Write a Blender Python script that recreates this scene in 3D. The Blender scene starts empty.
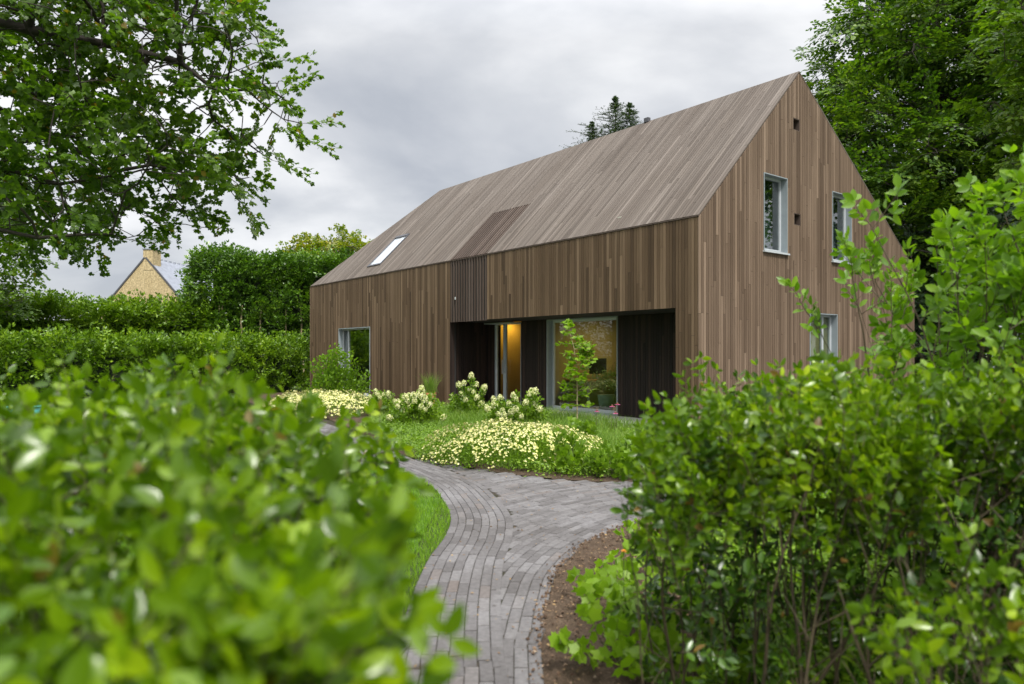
import bpy, math, random
import numpy as np
from mathutils import Vector, Matrix, noise as mnoise

rng = np.random.default_rng(11)
random.seed(11)
scene = bpy.context.scene
COL = scene.collection
PI = math.pi
TAU = 2 * math.pi

# ------------------------------------------------------------------ helpers
def link_mesh(name, V, F, mat, parent=None, smooth=False, uv=None):
    """V (n,3); F (m,k) int array of equal sided faces, or a list of faces"""
    me = bpy.data.meshes.new(name)
    V = np.asarray(V, dtype=np.float32).reshape(-1, 3)
    if isinstance(F, np.ndarray):
        m, k = F.shape
        me.vertices.add(len(V)); me.vertices.foreach_set('co', V.ravel())
        me.loops.add(m * k); me.polygons.add(m)
        me.loops.foreach_set('vertex_index', F.astype(np.int32).ravel())
        me.polygons.foreach_set('loop_start', np.arange(0, m * k, k, dtype=np.int32))
        me.polygons.foreach_set('loop_total', np.full(m, k, dtype=np.int32))
    else:
        me.from_pydata([tuple(map(float, v)) for v in V], [], [list(map(int, f)) for f in F])
    if uv is not None:
        l = me.uv_layers.new(name='UVMap')
        vi = np.empty(len(me.loops), dtype=np.int32); me.loops.foreach_get('vertex_index', vi)
        l.data.foreach_set('uv', np.asarray(uv, dtype=np.float32)[vi].ravel())
    me.update(calc_edges=True)
    me.polygons.foreach_set('use_smooth', np.full(len(me.polygons), bool(smooth)))
    me.materials.append(mat)
    o = bpy.data.objects.new(name, me)
    COL.objects.link(o)
    if parent is not None:
        o.parent = parent
    return o

def tag(o, label=None, cat=None, group=None, kind=None):
    if label: o['label'] = label
    if cat: o['category'] = cat
    if group: o['group'] = group
    if kind: o['kind'] = kind
    return o

def empty(name, loc=(0, 0, 0), rz=0.0, label=None, cat=None, group=None):
    o = bpy.data.objects.new(name, None)
    COL.objects.link(o)
    o.location = loc; o.rotation_euler = (0, 0, rz)
    o.empty_display_size = 0.2
    return tag(o, label, cat, group)

class MB:
    """collects boxes and prisms"""
    def __init__(s): s.V = []; s.F = []
    def add(s, V, F):
        b = len(s.V); s.V += [tuple(v) for v in V]; s.F += [tuple(i + b for i in f) for f in F]
    def box(s, x0, x1, y0, y1, z0, z1):
        V = [(x, y, z) for z in (z0, z1) for y in (y0, y1) for x in (x0, x1)]
        s.add(V, [(0, 2, 3, 1), (4, 5, 7, 6), (0, 1, 5, 4), (1, 3, 7, 5), (3, 2, 6, 7), (2, 0, 4, 6)])
    def prism(s, poly, z0, z1):
        n = len(poly)
        V = [(p[0], p[1], z0) for p in poly] + [(p[0], p[1], z1) for p in poly]
        F = [tuple(range(n - 1, -1, -1)), tuple(range(n, 2 * n))]
        F += [(i, (i + 1) % n, n + (i + 1) % n, n + i) for i in range(n)]
        s.add(V, F)
    def lathe(s, prof, c=(0, 0, 0), n=20):
        V = []; F = []
        for r, z in prof:
            for k in range(n):
                a = TAU * k / n; V.append((c[0] + r * math.cos(a), c[1] + r * math.sin(a), c[2] + z))
        for i in range(len(prof) - 1):
            for k in range(n):
                k2 = (k + 1) % n
                F.append((i * n + k, i * n + k2, (i + 1) * n + k2, (i + 1) * n + k))
        s.add(V, F)
    def build(s, name, mat, parent=None, smooth=False):
        return link_mesh(name, s.V, s.F, mat, parent, smooth)

def nrm(v):
    v = np.asarray(v, dtype=float)
    return v / (np.linalg.norm(v, axis=-1, keepdims=True) + 1e-9)

def in_poly(P, poly):
    x, y = P[:, 0], P[:, 1]; c = np.zeros(len(P), bool)
    n = len(poly); j = n - 1
    for i in range(n):
        xi, yi = poly[i][:2]; xj, yj = poly[j][:2]
        t = ((yi > y) != (yj > y)) & (x < (xj - xi) * (y - yi) / ((yj - yi) + 1e-12) + xi)
        c ^= t; j = i
    return c

def catmull(pts, n=12):
    P = np.asarray(pts, float); P = np.vstack([2 * P[0] - P[1], P, 2 * P[-1] - P[-2]])
    out = []
    for i in range(1, len(P) - 2):
        for t in np.linspace(0, 1, n, endpoint=False):
            a, b, c, d = P[i - 1], P[i], P[i + 1], P[i + 2]
            out.append(.5 * ((2 * b) + (-a + c) * t + (2 * a - 5 * b + 4 * c - d) * t * t + (-a + 3 * b - 3 * c + d) * t ** 3))
    out.append(P[-2]); return np.array(out)

# ------------------------------------------------------------------ materials
def new_mat(name):
    m = bpy.data.materials.new(name); m.use_nodes = True
    nt = m.node_tree; nt.nodes.clear()
    out = nt.nodes.new('ShaderNodeOutputMaterial')
    return m, nt, out
def N(nt, t, **kw):
    n = nt.nodes.new(t)
    for k, v in kw.items():
        if k.startswith('i_'):
            key = k[2:]
            key = int(key) if key.isdigit() else key.replace('_', ' ')
            n.inputs[key].default_value = v
        else: setattr(n, k, v)
    return n
def ramp(nt, stops, interp='LINEAR'):
    r = nt.nodes.new('ShaderNodeValToRGB'); r.color_ramp.interpolation = interp
    els = r.color_ramp.elements
    while len(els) < len(stops): els.new(0.5)
    for e, (p, c) in zip(els, stops):
        e.position = p; e.color = (c[0], c[1], c[2], 1)
    return r
def mixc(nt, a, b, fac, blend='MIX'):
    n = nt.nodes.new('ShaderNodeMix'); n.data_type = 'RGBA'; n.blend_type = blend
    L = nt.links
    for sock, v in ((n.inputs[0], fac), (n.inputs[6], a), (n.inputs[7], b)):
        if hasattr(v, 'is_output') or isinstance(v, bpy.types.NodeSocket): L.new(v, sock)
        elif isinstance(v, (int, float)): sock.default_value = v
        else: sock.default_value = (v[0], v[1], v[2], 1)
    return n.outputs[2]

def plain(name, col, rough=.6, metal=0.0, noise_amt=.15, nscale=8.0, bump=0.0):
    m, nt, out = new_mat(name); L = nt.links
    p = N(nt, 'ShaderNodeBsdfPrincipled'); p.inputs['Roughness'].default_value = rough; p.inputs['Metallic'].default_value = metal
    tc = N(nt, 'ShaderNodeTexCoord'); nz = N(nt, 'ShaderNodeTexNoise', i_Scale=nscale, i_Detail=6.0)
    L.new(tc.outputs['Object'], nz.inputs['Vector'])
    r = ramp(nt, [(.3, [c * (1 - noise_amt) for c in col]), (.7, [min(1, c * (1 + noise_amt)) for c in col])])
    L.new(nz.outputs['Fac'], r.inputs[0]); L.new(r.outputs[0], p.inputs['Base Color'])
    if bump:
        b = N(nt, 'ShaderNodeBump', i_Strength=bump, i_Distance=.02); L.new(nz.outputs['Fac'], b.inputs['Height']); L.new(b.outputs[0], p.inputs['Normal'])
    L.new(p.outputs[0], out.inputs[0]); return m

def leaf_mat(name, stops, rough=.42, transl=.35, clump=.9, spec=.4, tcol=None, odd=None):
    """stops: colours picked per leaf; clump: size of lighter and darker drifts in the plant"""
    m, nt, out = new_mat(name); L = nt.links
    geo = N(nt, 'ShaderNodeNewGeometry'); tc = N(nt, 'ShaderNodeTexCoord')
    nz = N(nt, 'ShaderNodeTexNoise', i_Scale=clump, i_Detail=2.0); L.new(tc.outputs['Object'], nz.inputs['Vector'])
    a = N(nt, 'ShaderNodeMath', operation='MULTIPLY_ADD', i_1=.62); L.new(geo.outputs['Random Per Island'], a.inputs[0])
    b = N(nt, 'ShaderNodeMath', operation='MULTIPLY_ADD', i_1=1.0, i_2=-.31); L.new(nz.outputs['Fac'], b.inputs[0]); L.new(b.outputs[0], a.inputs[2])
    r = ramp(nt, stops); L.new(a.outputs[0], r.inputs[0])
    col = r.outputs[0]
    if odd:   # a few leaves of another colour
        g = N(nt, 'ShaderNodeMath', operation='GREATER_THAN', i_1=1 - odd[1]); L.new(geo.outputs['Random Per Island'], g.inputs[0])
        col = mixc(nt, col, odd[0], g.outputs[0])
    p = N(nt, 'ShaderNodeBsdfPrincipled'); p.inputs['Roughness'].default_value = rough
    p.inputs['Specular IOR Level'].default_value = spec
    L.new(col, p.inputs['Base Color'])
    t = N(nt, 'ShaderNodeBsdfTranslucent')
    tv = mixc(nt, col, tcol or (1.35, 1.5, .35), 1.0, 'MULTIPLY'); L.new(tv, t.inputs['Color'])
    mx = N(nt, 'ShaderNodeMixShader'); mx.inputs[0].default_value = transl
    L.new(p.outputs[0], mx.inputs[1]); L.new(t.outputs[0], mx.inputs[2]); L.new(mx.outputs[0], out.inputs[0])
    return m

def wood_mat(name, cols, rough=.75, grain=.25, spec=.25):
    m, nt, out = new_mat(name); L = nt.links
    geo = N(nt, 'ShaderNodeNewGeometry'); uv = N(nt, 'ShaderNodeUVMap')
    r = ramp(nt, cols); L.new(geo.outputs['Random Per Island'], r.inputs[0])
    # grain: streaks along v, another set on every board
    off = N(nt, 'ShaderNodeMath', operation='MULTIPLY', i_1=37.0); L.new(geo.outputs['Random Per Island'], off.inputs[0])
    cmb = N(nt, 'ShaderNodeCombineXYZ'); L.new(off.outputs[0], cmb.inputs[2])
    add = N(nt, 'ShaderNodeVectorMath', operation='ADD'); L.new(uv.outputs[0], add.inputs[0]); L.new(cmb.outputs[0], add.inputs[1])
    mp = N(nt, 'ShaderNodeMapping'); mp.inputs['Scale'].default_value = (55, 1.6, 1); L.new(add.outputs[0], mp.inputs[0])
    nz = N(nt, 'ShaderNodeTexNoise', i_Scale=1.0, i_Detail=7.0, i_Roughness=.65); L.new(mp.outputs[0], nz.inputs['Vector'])
    g = ramp(nt, [(.25, (1 - grain,) * 3), (.75, (1 + grain * .8,) * 3)]); L.new(nz.outputs['Fac'], g.inputs[0])
    c1 = mixc(nt, r.outputs[0], g.outputs[0], 1.0, 'MULTIPLY')
    # weathering drifts over metres and rain streaks
    mp2 = N(nt, 'ShaderNodeMapping'); mp2.inputs['Scale'].default_value = (1.1, .35, 1); L.new(uv.outputs[0], mp2.inputs[0])
    n2 = N(nt, 'ShaderNodeTexNoise', i_Scale=1.0, i_Detail=5.0); L.new(mp2.outputs[0], n2.inputs['Vector'])
    w = ramp(nt, [(.3, (.84, .82, .80)), (.7, (1.10, 1.12, 1.14))]); L.new(n2.outputs['Fac'], w.inputs[0])
    c2 = mixc(nt, c1, w.outputs[0], 1.0, 'MULTIPLY')
    p = N(nt, 'ShaderNodeBsdfPrincipled'); p.inputs['Roughness'].default_value = rough; p.inputs['Specular IOR Level'].default_value = spec
    L.new(c2, p.inputs['Base Color'])
    b = N(nt, 'ShaderNodeBump', i_Strength=.2, i_Distance=.002); L.new(nz.outputs['Fac'], b.inputs['Height']); L.new(b.outputs[0], p.inputs['Normal'])
    L.new(p.outputs[0], out.inputs[0]); return m

def glass_mat(name, tint=(.8, .86, .84), boost=0.0):
    m, nt, out = new_mat(name); L = nt.links
    lw = N(nt, 'ShaderNodeLayerWeight', i_Blend=.5); fr = N(nt, 'ShaderNodeMath', operation='POWER', i_1=4.0); L.new(lw.outputs['Facing'], fr.inputs[0])
    ad = N(nt, 'ShaderNodeMath', operation='MULTIPLY_ADD', i_1=.85, i_2=.05 + boost); L.new(fr.outputs[0], ad.inputs[0])
    t = N(nt, 'ShaderNodeBsdfTransparent'); t.inputs[0].default_value = (*tint, 1)
    g = N(nt, 'ShaderNodeBsdfGlossy'); g.inputs['Roughness'].default_value = .01
    nz = N(nt, 'ShaderNodeTexNoise', i_Scale=1.5, i_Detail=1.0); tc = N(nt, 'ShaderNodeTexCoord'); L.new(tc.outputs['Object'], nz.inputs['Vector'])
    b = N(nt, 'ShaderNodeBump', i_Strength=.05, i_Distance=.01); L.new(nz.outputs['Fac'], b.inputs['Height']); L.new(b.outputs[0], g.inputs['Normal'])
    mx = N(nt, 'ShaderNodeMixShader'); L.new(ad.outputs[0], mx.inputs[0]); L.new(t.outputs[0], mx.inputs[1]); L.new(g.outputs[0], mx.inputs[2])
    L.new(mx.outputs[0], out.inputs[0]); return m

def ground_mat(name, cols, scales=(.6, 9.0, 60.0), bump=.6):
    m, nt, out = new_mat(name); L = nt.links
    tc = N(nt, 'ShaderNodeTexCoord')
    n1 = N(nt, 'ShaderNodeTexNoise', i_Scale=scales[0], i_Detail=4.0); n2 = N(nt, 'ShaderNodeTexNoise', i_Scale=scales[1], i_Detail=8.0); n3 = N(nt, 'ShaderNodeTexNoise', i_Scale=scales[2], i_Detail=6.0)
    for n in (n1, n2, n3): L.new(tc.outputs['Object'], n.inputs['Vector'])
    r = ramp(nt, [(.3, cols[0]), (.55, cols[1]), (.75, cols[2])])
    a = N(nt, 'ShaderNodeMath', operation='MULTIPLY_ADD', i_1=.5); L.new(n2.outputs['Fac'], a.inputs[0])
    h = N(nt, 'ShaderNodeMath', operation='MULTIPLY', i_1=.5); L.new(n1.outputs['Fac'], h.inputs[0]); L.new(h.outputs[0], a.inputs[2])
    L.new(a.outputs[0], r.inputs[0])
    s = ramp(nt, [(.3, (.6, .6, .6)), (.7, (1.3, 1.3, 1.3))]); L.new(n3.outputs['Fac'], s.inputs[0])
    c = mixc(nt, r.outputs[0], s.outputs[0], 1.0, 'MULTIPLY')
    p = N(nt, 'ShaderNodeBsdfPrincipled'); p.inputs['Roughness'].default_value = .95; p.inputs['Specular IOR Level'].default_value = .15
    L.new(c, p.inputs['Base Color'])
    b = N(nt, 'ShaderNodeBump', i_Strength=bump, i_Distance=.02); L.new(n3.outputs['Fac'], b.inputs['Height']); L.new(b.outputs[0], p.inputs['Normal'])
    L.new(p.outputs[0], out.inputs[0]); return m

def island_mat(name, cols, rough=.8, nscale=30.0, amt=.25, transl=0.0):
    m, nt, out = new_mat(name); L = nt.links
    geo = N(nt, 'ShaderNodeNewGeometry'); r = ramp(nt, cols); L.new(geo.outputs['Random Per Island'], r.inputs[0])
    tc = N(nt, 'ShaderNodeTexCoord'); nz = N(nt, 'ShaderNodeTexNoise', i_Scale=nscale, i_Detail=8.0, i_Roughness=.65); L.new(tc.outputs['Object'], nz.inputs['Vector'])
    s = ramp(nt, [(.3, (1 - amt,) * 3), (.7, (1 + amt,) * 3)]); L.new(nz.outputs['Fac'], s.inputs[0])
    c = mixc(nt, r.outputs[0], s.outputs[0], 1.0, 'MULTIPLY')
    n2 = N(nt, 'ShaderNodeTexNoise', i_Scale=.9, i_Detail=4.0); L.new(tc.outputs['Object'], n2.inputs['Vector'])
    s2 = ramp(nt, [(.35, (.82, .80, .78)), (.65, (1.1, 1.1, 1.1))]); L.new(n2.outputs['Fac'], s2.inputs[0])
    c = mixc(nt, c, s2.outputs[0], 1.0, 'MULTIPLY')
    p = N(nt, 'ShaderNodeBsdfPrincipled'); p.inputs['Roughness'].default_value = rough; L.new(c, p.inputs['Base Color'])
    p.inputs['Specular IOR Level'].default_value = .3
    if transl == 0.0:
        b = N(nt, 'ShaderNodeBump', i_Strength=.35, i_Distance=.004); L.new(nz.outputs['Fac'], b.inputs['Height']); L.new(b.outputs[0], p.inputs['Normal'])
        L.new(p.outputs[0], out.inputs[0])
    else:
        t = N(nt, 'ShaderNodeBsdfTranslucent'); L.new(c, t.inputs[0]); mx = N(nt, 'ShaderNodeMixShader'); mx.inputs[0].default_value = transl
        L.new(p.outputs[0], mx.inputs[1]); L.new(t.outputs[0], mx.inputs[2]); L.new(mx.outputs[0], out.inputs[0])
    return m

M = {}
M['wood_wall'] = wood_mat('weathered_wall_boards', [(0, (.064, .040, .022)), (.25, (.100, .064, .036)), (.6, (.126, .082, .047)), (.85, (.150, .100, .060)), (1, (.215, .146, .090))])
M['wood_gable_lit'] = wood_mat('weathered_gable_boards_lit', [(0, (.100, .067, .044)), (.3, (.142, .098, .066)), (.7, (.166, .116, .079)), (.9, (.196, .139, .096)), (1, (.26, .188, .132))], grain=.2)  # same wood as the facade, the lit side's brightness put into the colour
M['wood_roof'] = wood_mat('silvered_roof_boards', [(0, (.085, .068, .055)), (.3, (.114, .093, .077)), (.7, (.130, .107, .089)), (.9, (.147, .122, .102)), (1, (.185, .155, .132))], grain=.18)
M['wood_shaded'] = wood_mat('shaded_recess_boards', [(0, (.012, .008, .007)), (.5, (.020, .013, .011)), (1, (.036, .022, .017))], rough=.6)  # house boards darkened, shade of the recess put into their colour
M['slat'] = wood_mat('dark_slats', [(0, (.065, .046, .036)), (.5, (.09, .066, .053)), (1, (.12, .09, .074))])
M['backing'] = plain('dark_membrane', (.018, .016, .015), .9)
M['alu'] = plain('pale_aluminium', (.27, .31, .33), .4, 0.0, .05)
M['alu_dark'] = plain('grey_aluminium', (.22, .25, .26), .4, 0.0, .05)
M['glass'] = glass_mat('clear_glazing', boost=.0)
M['glass_up'] = glass_mat('reflective_glazing', (.55, .62, .62), boost=.20)
M['plaster'] = plain('ochre_plaster', (.30, .255, .115), .9, nscale=2)
M['plaster_pale'] = plain('pale_plaster', (.50, .49, .42), .9, nscale=2)
M['curtain'] = plain('pale_curtain', (.30, .35, .42), .9, nscale=3)
M['floor_in'] = plain('indoor_floor', (.22, .20, .17), .5)
M['concrete'] = plain('pale_concrete', (.42, .41, .39), .85, nscale=20, bump=.2)
M['terracotta'] = plain('orange_terracotta', (.50, .21, .085), .8, nscale=15)
M['pot_grey'] = plain('grey_green_pot', (.14, .18, .15), .6)
M['screen'] = plain('black_screen', (.008, .009, .011), .2)
M['desk'] = plain('light_desk_wood', (.42, .24, .10), .5)
M['white_metal'] = plain('white_paint', (.46, .49, .51), .5, noise_amt=.05)
M['teal'] = plain('teal_enamel', (.10, .48, .46), .35, noise_amt=.05)
M['stone_wall'] = ground_mat('yellow_render', [(.40, .31, .17), (.48, .38, .22), (.55, .44, .27)], (1.0, 3.0, 8.0), .04)
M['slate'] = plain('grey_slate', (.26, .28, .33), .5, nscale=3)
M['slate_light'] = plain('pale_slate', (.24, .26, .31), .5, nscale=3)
M['verge'] = plain('dark_verge', (.07, .07, .08), .6)
M['ground'] = ground_mat('rough_ground', [(.035, .05, .015), (.05, .075, .02), (.09, .07, .04)])
M['lawn'] = ground_mat('lawn_ground', [(.045, .085, .012), (.065, .13, .018), (.09, .16, .03)])
M['soil'] = ground_mat('brown_soil', [(.055, .038, .026), (.10, .070, .048), (.16, .115, .080)], (1.5, 14.0, 90.0), 1.0)
M['sand'] = ground_mat('joint_sand', [(.025, .035, .012), (.05, .042, .032), (.075, .06, .046)], (2, 20, 120))
M['brick'] = island_mat('grey_clay_pavers', [(0, (.092, .086, .086)), (.3, (.116, .110, .111)), (.7, (.138, .132, .134)), (.94, (.158, .152, .154)), (1, (.128, .110, .102))])
M['bark'] = plain('brown_bark', (.075, .058, .042), .9, noise_amt=.35, nscale=14, bump=.6)
M['bark_dark'] = plain('dark_bark', (.035, .028, .022), .9, noise_amt=.35, nscale=14, bump=.6)
M['bark_pale'] = plain('pale_bark', (.36, .29, .17), .9, noise_amt=.3, nscale=14)
M['stem_green'] = plain('green_stem', (.10, .12, .035), .7, noise_amt=.3)
M['stem_brown'] = plain('brown_stem', (.060, .046, .022), .8, noise_amt=.35, nscale=25)
M['maple'] = leaf_mat('maple_leaves', [(0, (.035, .08, .008)), (.45, (.08, .155, .012)), (.75, (.13, .225, .015)), (1, (.21, .30, .025))], transl=.4, clump=.55, odd=((.20, .15, .03), .02))
M['beech'] = leaf_mat('beech_leaves', [(0, (.018, .048, .008)), (.4, (.05, .112, .012)), (.65, (.11, .20, .016)), (1, (.21, .31, .025))], transl=.3, clump=.28)
M['bright'] = leaf_mat('bright_tree_leaves', [(0, (.045, .10, .008)), (.5, (.10, .19, .012)), (1, (.19, .28, .02))], transl=.35, clump=.5)
M['darktree'] = leaf_mat('dark_evergreen_leaves', [(0, (.008, .024, .008)), (.5, (.018, .045, .012)), (1, (.04, .085, .018))], transl=.15, clump=.5)
M['laurel'] = leaf_mat('laurel_leaves', [(0, (.022, .060, .008)), (.45, (.065, .145, .013)), (.75, (.135, .255, .02)), (1, (.25, .37, .03))], rough=.35, transl=.25, clump=.8, spec=.6)
M['hedge'] = leaf_mat('hedge_leaves', [(0, (.032, .075, .006)), (.45, (.095, .18, .010)), (.75, (.18, .30, .015)), (1, (.30, .42, .025))], rough=.4, transl=.28, clump=1.2)
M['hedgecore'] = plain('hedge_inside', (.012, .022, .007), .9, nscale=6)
M['yellowtree'] = leaf_mat('golden_leaves', [(0, (.07, .14, .01)), (.4, (.15, .21, .012)), (.75, (.27, .27, .015)), (1, (.40, .29, .02))], transl=.35)
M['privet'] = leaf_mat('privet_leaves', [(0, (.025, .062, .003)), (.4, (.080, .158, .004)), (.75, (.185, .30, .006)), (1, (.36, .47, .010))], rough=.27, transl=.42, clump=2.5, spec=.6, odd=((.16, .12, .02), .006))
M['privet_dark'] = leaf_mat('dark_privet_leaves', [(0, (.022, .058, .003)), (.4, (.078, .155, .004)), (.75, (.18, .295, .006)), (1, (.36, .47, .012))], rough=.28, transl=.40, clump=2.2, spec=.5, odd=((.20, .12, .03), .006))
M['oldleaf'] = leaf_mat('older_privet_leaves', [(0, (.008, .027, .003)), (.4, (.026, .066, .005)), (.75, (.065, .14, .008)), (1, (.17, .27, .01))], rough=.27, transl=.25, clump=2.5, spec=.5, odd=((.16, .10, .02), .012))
M['lilac'] = leaf_mat('lime_leaves', [(0, (.07, .15, .010)), (.5, (.13, .25, .015)), (1, (.23, .36, .025))], rough=.4, transl=.45, clump=1.5)
M['limemaple'] = leaf_mat('lime_maple_leaves', [(0, (.12, .22, .012)), (.5, (.19, .32, .02)), (1, (.28, .42, .03))], rough=.45, transl=.45, clump=3)
M['hydr'] = leaf_mat('hydrangea_leaves', [(0, (.07, .14, .010)), (.5, (.14, .25, .015)), (1, (.26, .38, .03))], transl=.35, clump=2)
M['herb'] = leaf_mat('herb_leaves', [(0, (.07, .14, .010)), (.5, (.14, .25, .015)), (1, (.25, .38, .03))], transl=.35, clump=1.5)
M['grass'] = leaf_mat('grass_blades', [(0, (.08, .17, .01)), (.5, (.15, .29, .015)), (1, (.26, .40, .03))], transl=.35, clump=.8, rough=.5)
M['tallgrass'] = leaf_mat('tall_grass_blades', [(0, (.08, .16, .02)), (.5, (.15, .27, .03)), (1, (.27, .36, .07))], transl=.35, clump=1.2, rough=.5)
M['cream'] = island_mat('cream_petals', [(0, (.40, .50, .12)), (.4, (.62, .66, .26)), (.8, (.78, .78, .46)), (1, (.84, .82, .62))], nscale=40, amt=.1, transl=.25)
M['yellowflower'] = island_mat('pale_yellow_petals', [(0, (.42, .44, .09)), (.5, (.68, .66, .26)), (1, (.82, .80, .50))], nscale=40, amt=.1, transl=.25)
M['pink'] = island_mat('pink_petals', [(0, (.55, .12, .30)), (1, (.72, .22, .42))], transl=.2)
M['orange'] = island_mat('orange_petals', [(0, (.75, .30, .04)), (1, (.80, .48, .10))], transl=.2)
M['seed'] = plain('brown_seed_head', (.14, .05, .03), .8)
M['variegated'] = leaf_mat('variegated_leaves', [(0, (.10, .16, .06)), (.5, (.25, .32, .14)), (1, (.45, .5, .3))], transl=.3)
M['spruce'] = leaf_mat('spruce_needles', [(0, (.04, .08, .045)), (.5, (.08, .135, .07)), (1, (.14, .20, .08))], transl=.12, clump=.7)
M['crumb'] = island_mat('soil_crumbs', [(0, (.05, .03, .018)), (.5, (.12, .075, .048)), (.9, (.20, .135, .09)), (1, (.34, .27, .20))])
M['litter'] = island_mat('dry_litter', [(0, (.10, .06, .03)), (.6, (.22, .14, .07)), (1, (.36, .25, .11))])

# ------------------------------------------------------------------ leaves and sprays
def T_(V, F): return np.array(V, float), np.array(F, int)
LEAF_S = T_([(0, 0, 0), (.45, .26, .05), (.5, 0, 0), (.45, -.26, .05), (1, 0, -.06)], [(0, 3, 2), (3, 4, 2), (0, 2, 1), (2, 4, 1)])
LEAF_F = T_([(0, 0, 0), (.5, .36, .06), (.5, -.36, .06), (1, 0, -.05)], [(0, 2, 1), (1, 2, 3)])
def oval(w=.25, fold=.07, droop=.12):
    V = [(0, 0, 0)]
    st = [(.18, .62), (.42, 1.0), (.68, .86), (.88, .42)]
    for x, k in st: V += [(x, w * k, fold * k - droop * x * x), (x, 0, -droop * x * x), (x, -w * k, fold * k - droop * x * x)]
    V.append((1, 0, -droop)); F = [(0, 2, 1), (0, 3, 2)]
    for i in range(3):
        a = 1 + 3 * i; b = a + 3
        F += [(a, a + 1, b + 1), (a, b + 1, b), (a + 1, a + 2, b + 2), (a + 1, b + 2, b + 1)]
    F += [(10, 11, 13), (11, 12, 13)]
    return T_(V, F)
LEAF_O = oval()
LEAF_B = oval(.36, .05, .18)
def maple_leaf():
    tips = [(-2.4, .50), (-1.15, .80), (0, .95), (1.15, .80), (2.4, .50)]
    c = (.28, 0, .03); V = [c]; n = len(tips)
    out = []
    V.append((0, 0, 0))
    for i, (a, r) in enumerate(tips[::-1] if False else tips):
        a0 = a * .9
        V.append((c[0] + r * .78 * math.cos(a0), r * .78 * math.sin(a0), -.08 * r))
        if i < n - 1:
            a2 = (a + tips[i + 1][0]) / 2 * .9
            V.append((c[0] + .46 * math.cos(a2), .46 * math.sin(a2), .02))
    F = []; m = len(V)
    ring = list(range(2, m)); 
    F.append((0, 1, 2))
    for i in range(len(ring) - 1): F.append((0, ring[i], ring[i + 1]))
    F.append((0, ring[-1], 1))
    return T_(V, F)
LEAF_M = maple_leaf()
LEAF_N = T_([(0, .05, 0), (0, -.05, 0), (1, 0, 0)], [(0, 1, 2)])
PETAL = T_([(0, 0, 0), (.6, .42, .1), (1, 0, .05), (.6, -.42, .1)], [(0, 3, 2), (0, 2, 1)])

def basis(d, n):
    x = nrm(d); n = np.asarray(n, float) + 1e-4
    z = n - (n * x).sum(-1, keepdims=True) * x; z = nrm(z)
    y = np.cross(z, x)
    return np.stack([x, y, z], axis=-1)          # columns

def place_leaves(tpl, P, D, Nn, S):
    V, F = tpl; B = basis(D, Nn)
    W = np.einsum('nij,kj->nki', B, V) * np.asarray(S)[:, None, None] + np.asarray(P)[:, None, :]
    n, k = len(P), len(V)
    FF = (F[None] + (np.arange(n) * k)[:, None, None]).reshape(-1, 3)
    return W.reshape(-1, 3), FF

def edge_tubes(P0, P1, R0, R1, sides=5):
    P0, P1 = np.asarray(P0, float), np.asarray(P1, float); R0 = np.asarray(R0, float); R1 = np.asarray(R1, float)
    d = nrm(P1 - P0); ref = np.where(np.abs(d[:, 2:3]) < .9, np.array([[0, 0, 1.]]), np.array([[1., 0, 0]]))
    u = nrm(np.cross(d, ref)); v = np.cross(d, u)
    a = np.arange(sides) * TAU / sides
    ring = u[:, None] * np.cos(a)[None, :, None] + v[:, None] * np.sin(a)[None, :, None]
    A = P0[:, None] + ring * R0[:, None, None]; B = P1[:, None] + ring * R1[:, None, None]
    V = np.concatenate([A, B], 1); n = len(P0)
    i = np.arange(sides); j = (i + 1) % sides
    f = np.stack([i, i + sides, j + sides, j], 1)
    F = (f[None] + (np.arange(n) * 2 * sides)[:, None, None]).reshape(-1, 4)
    return V.reshape(-1, 3), F

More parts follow.
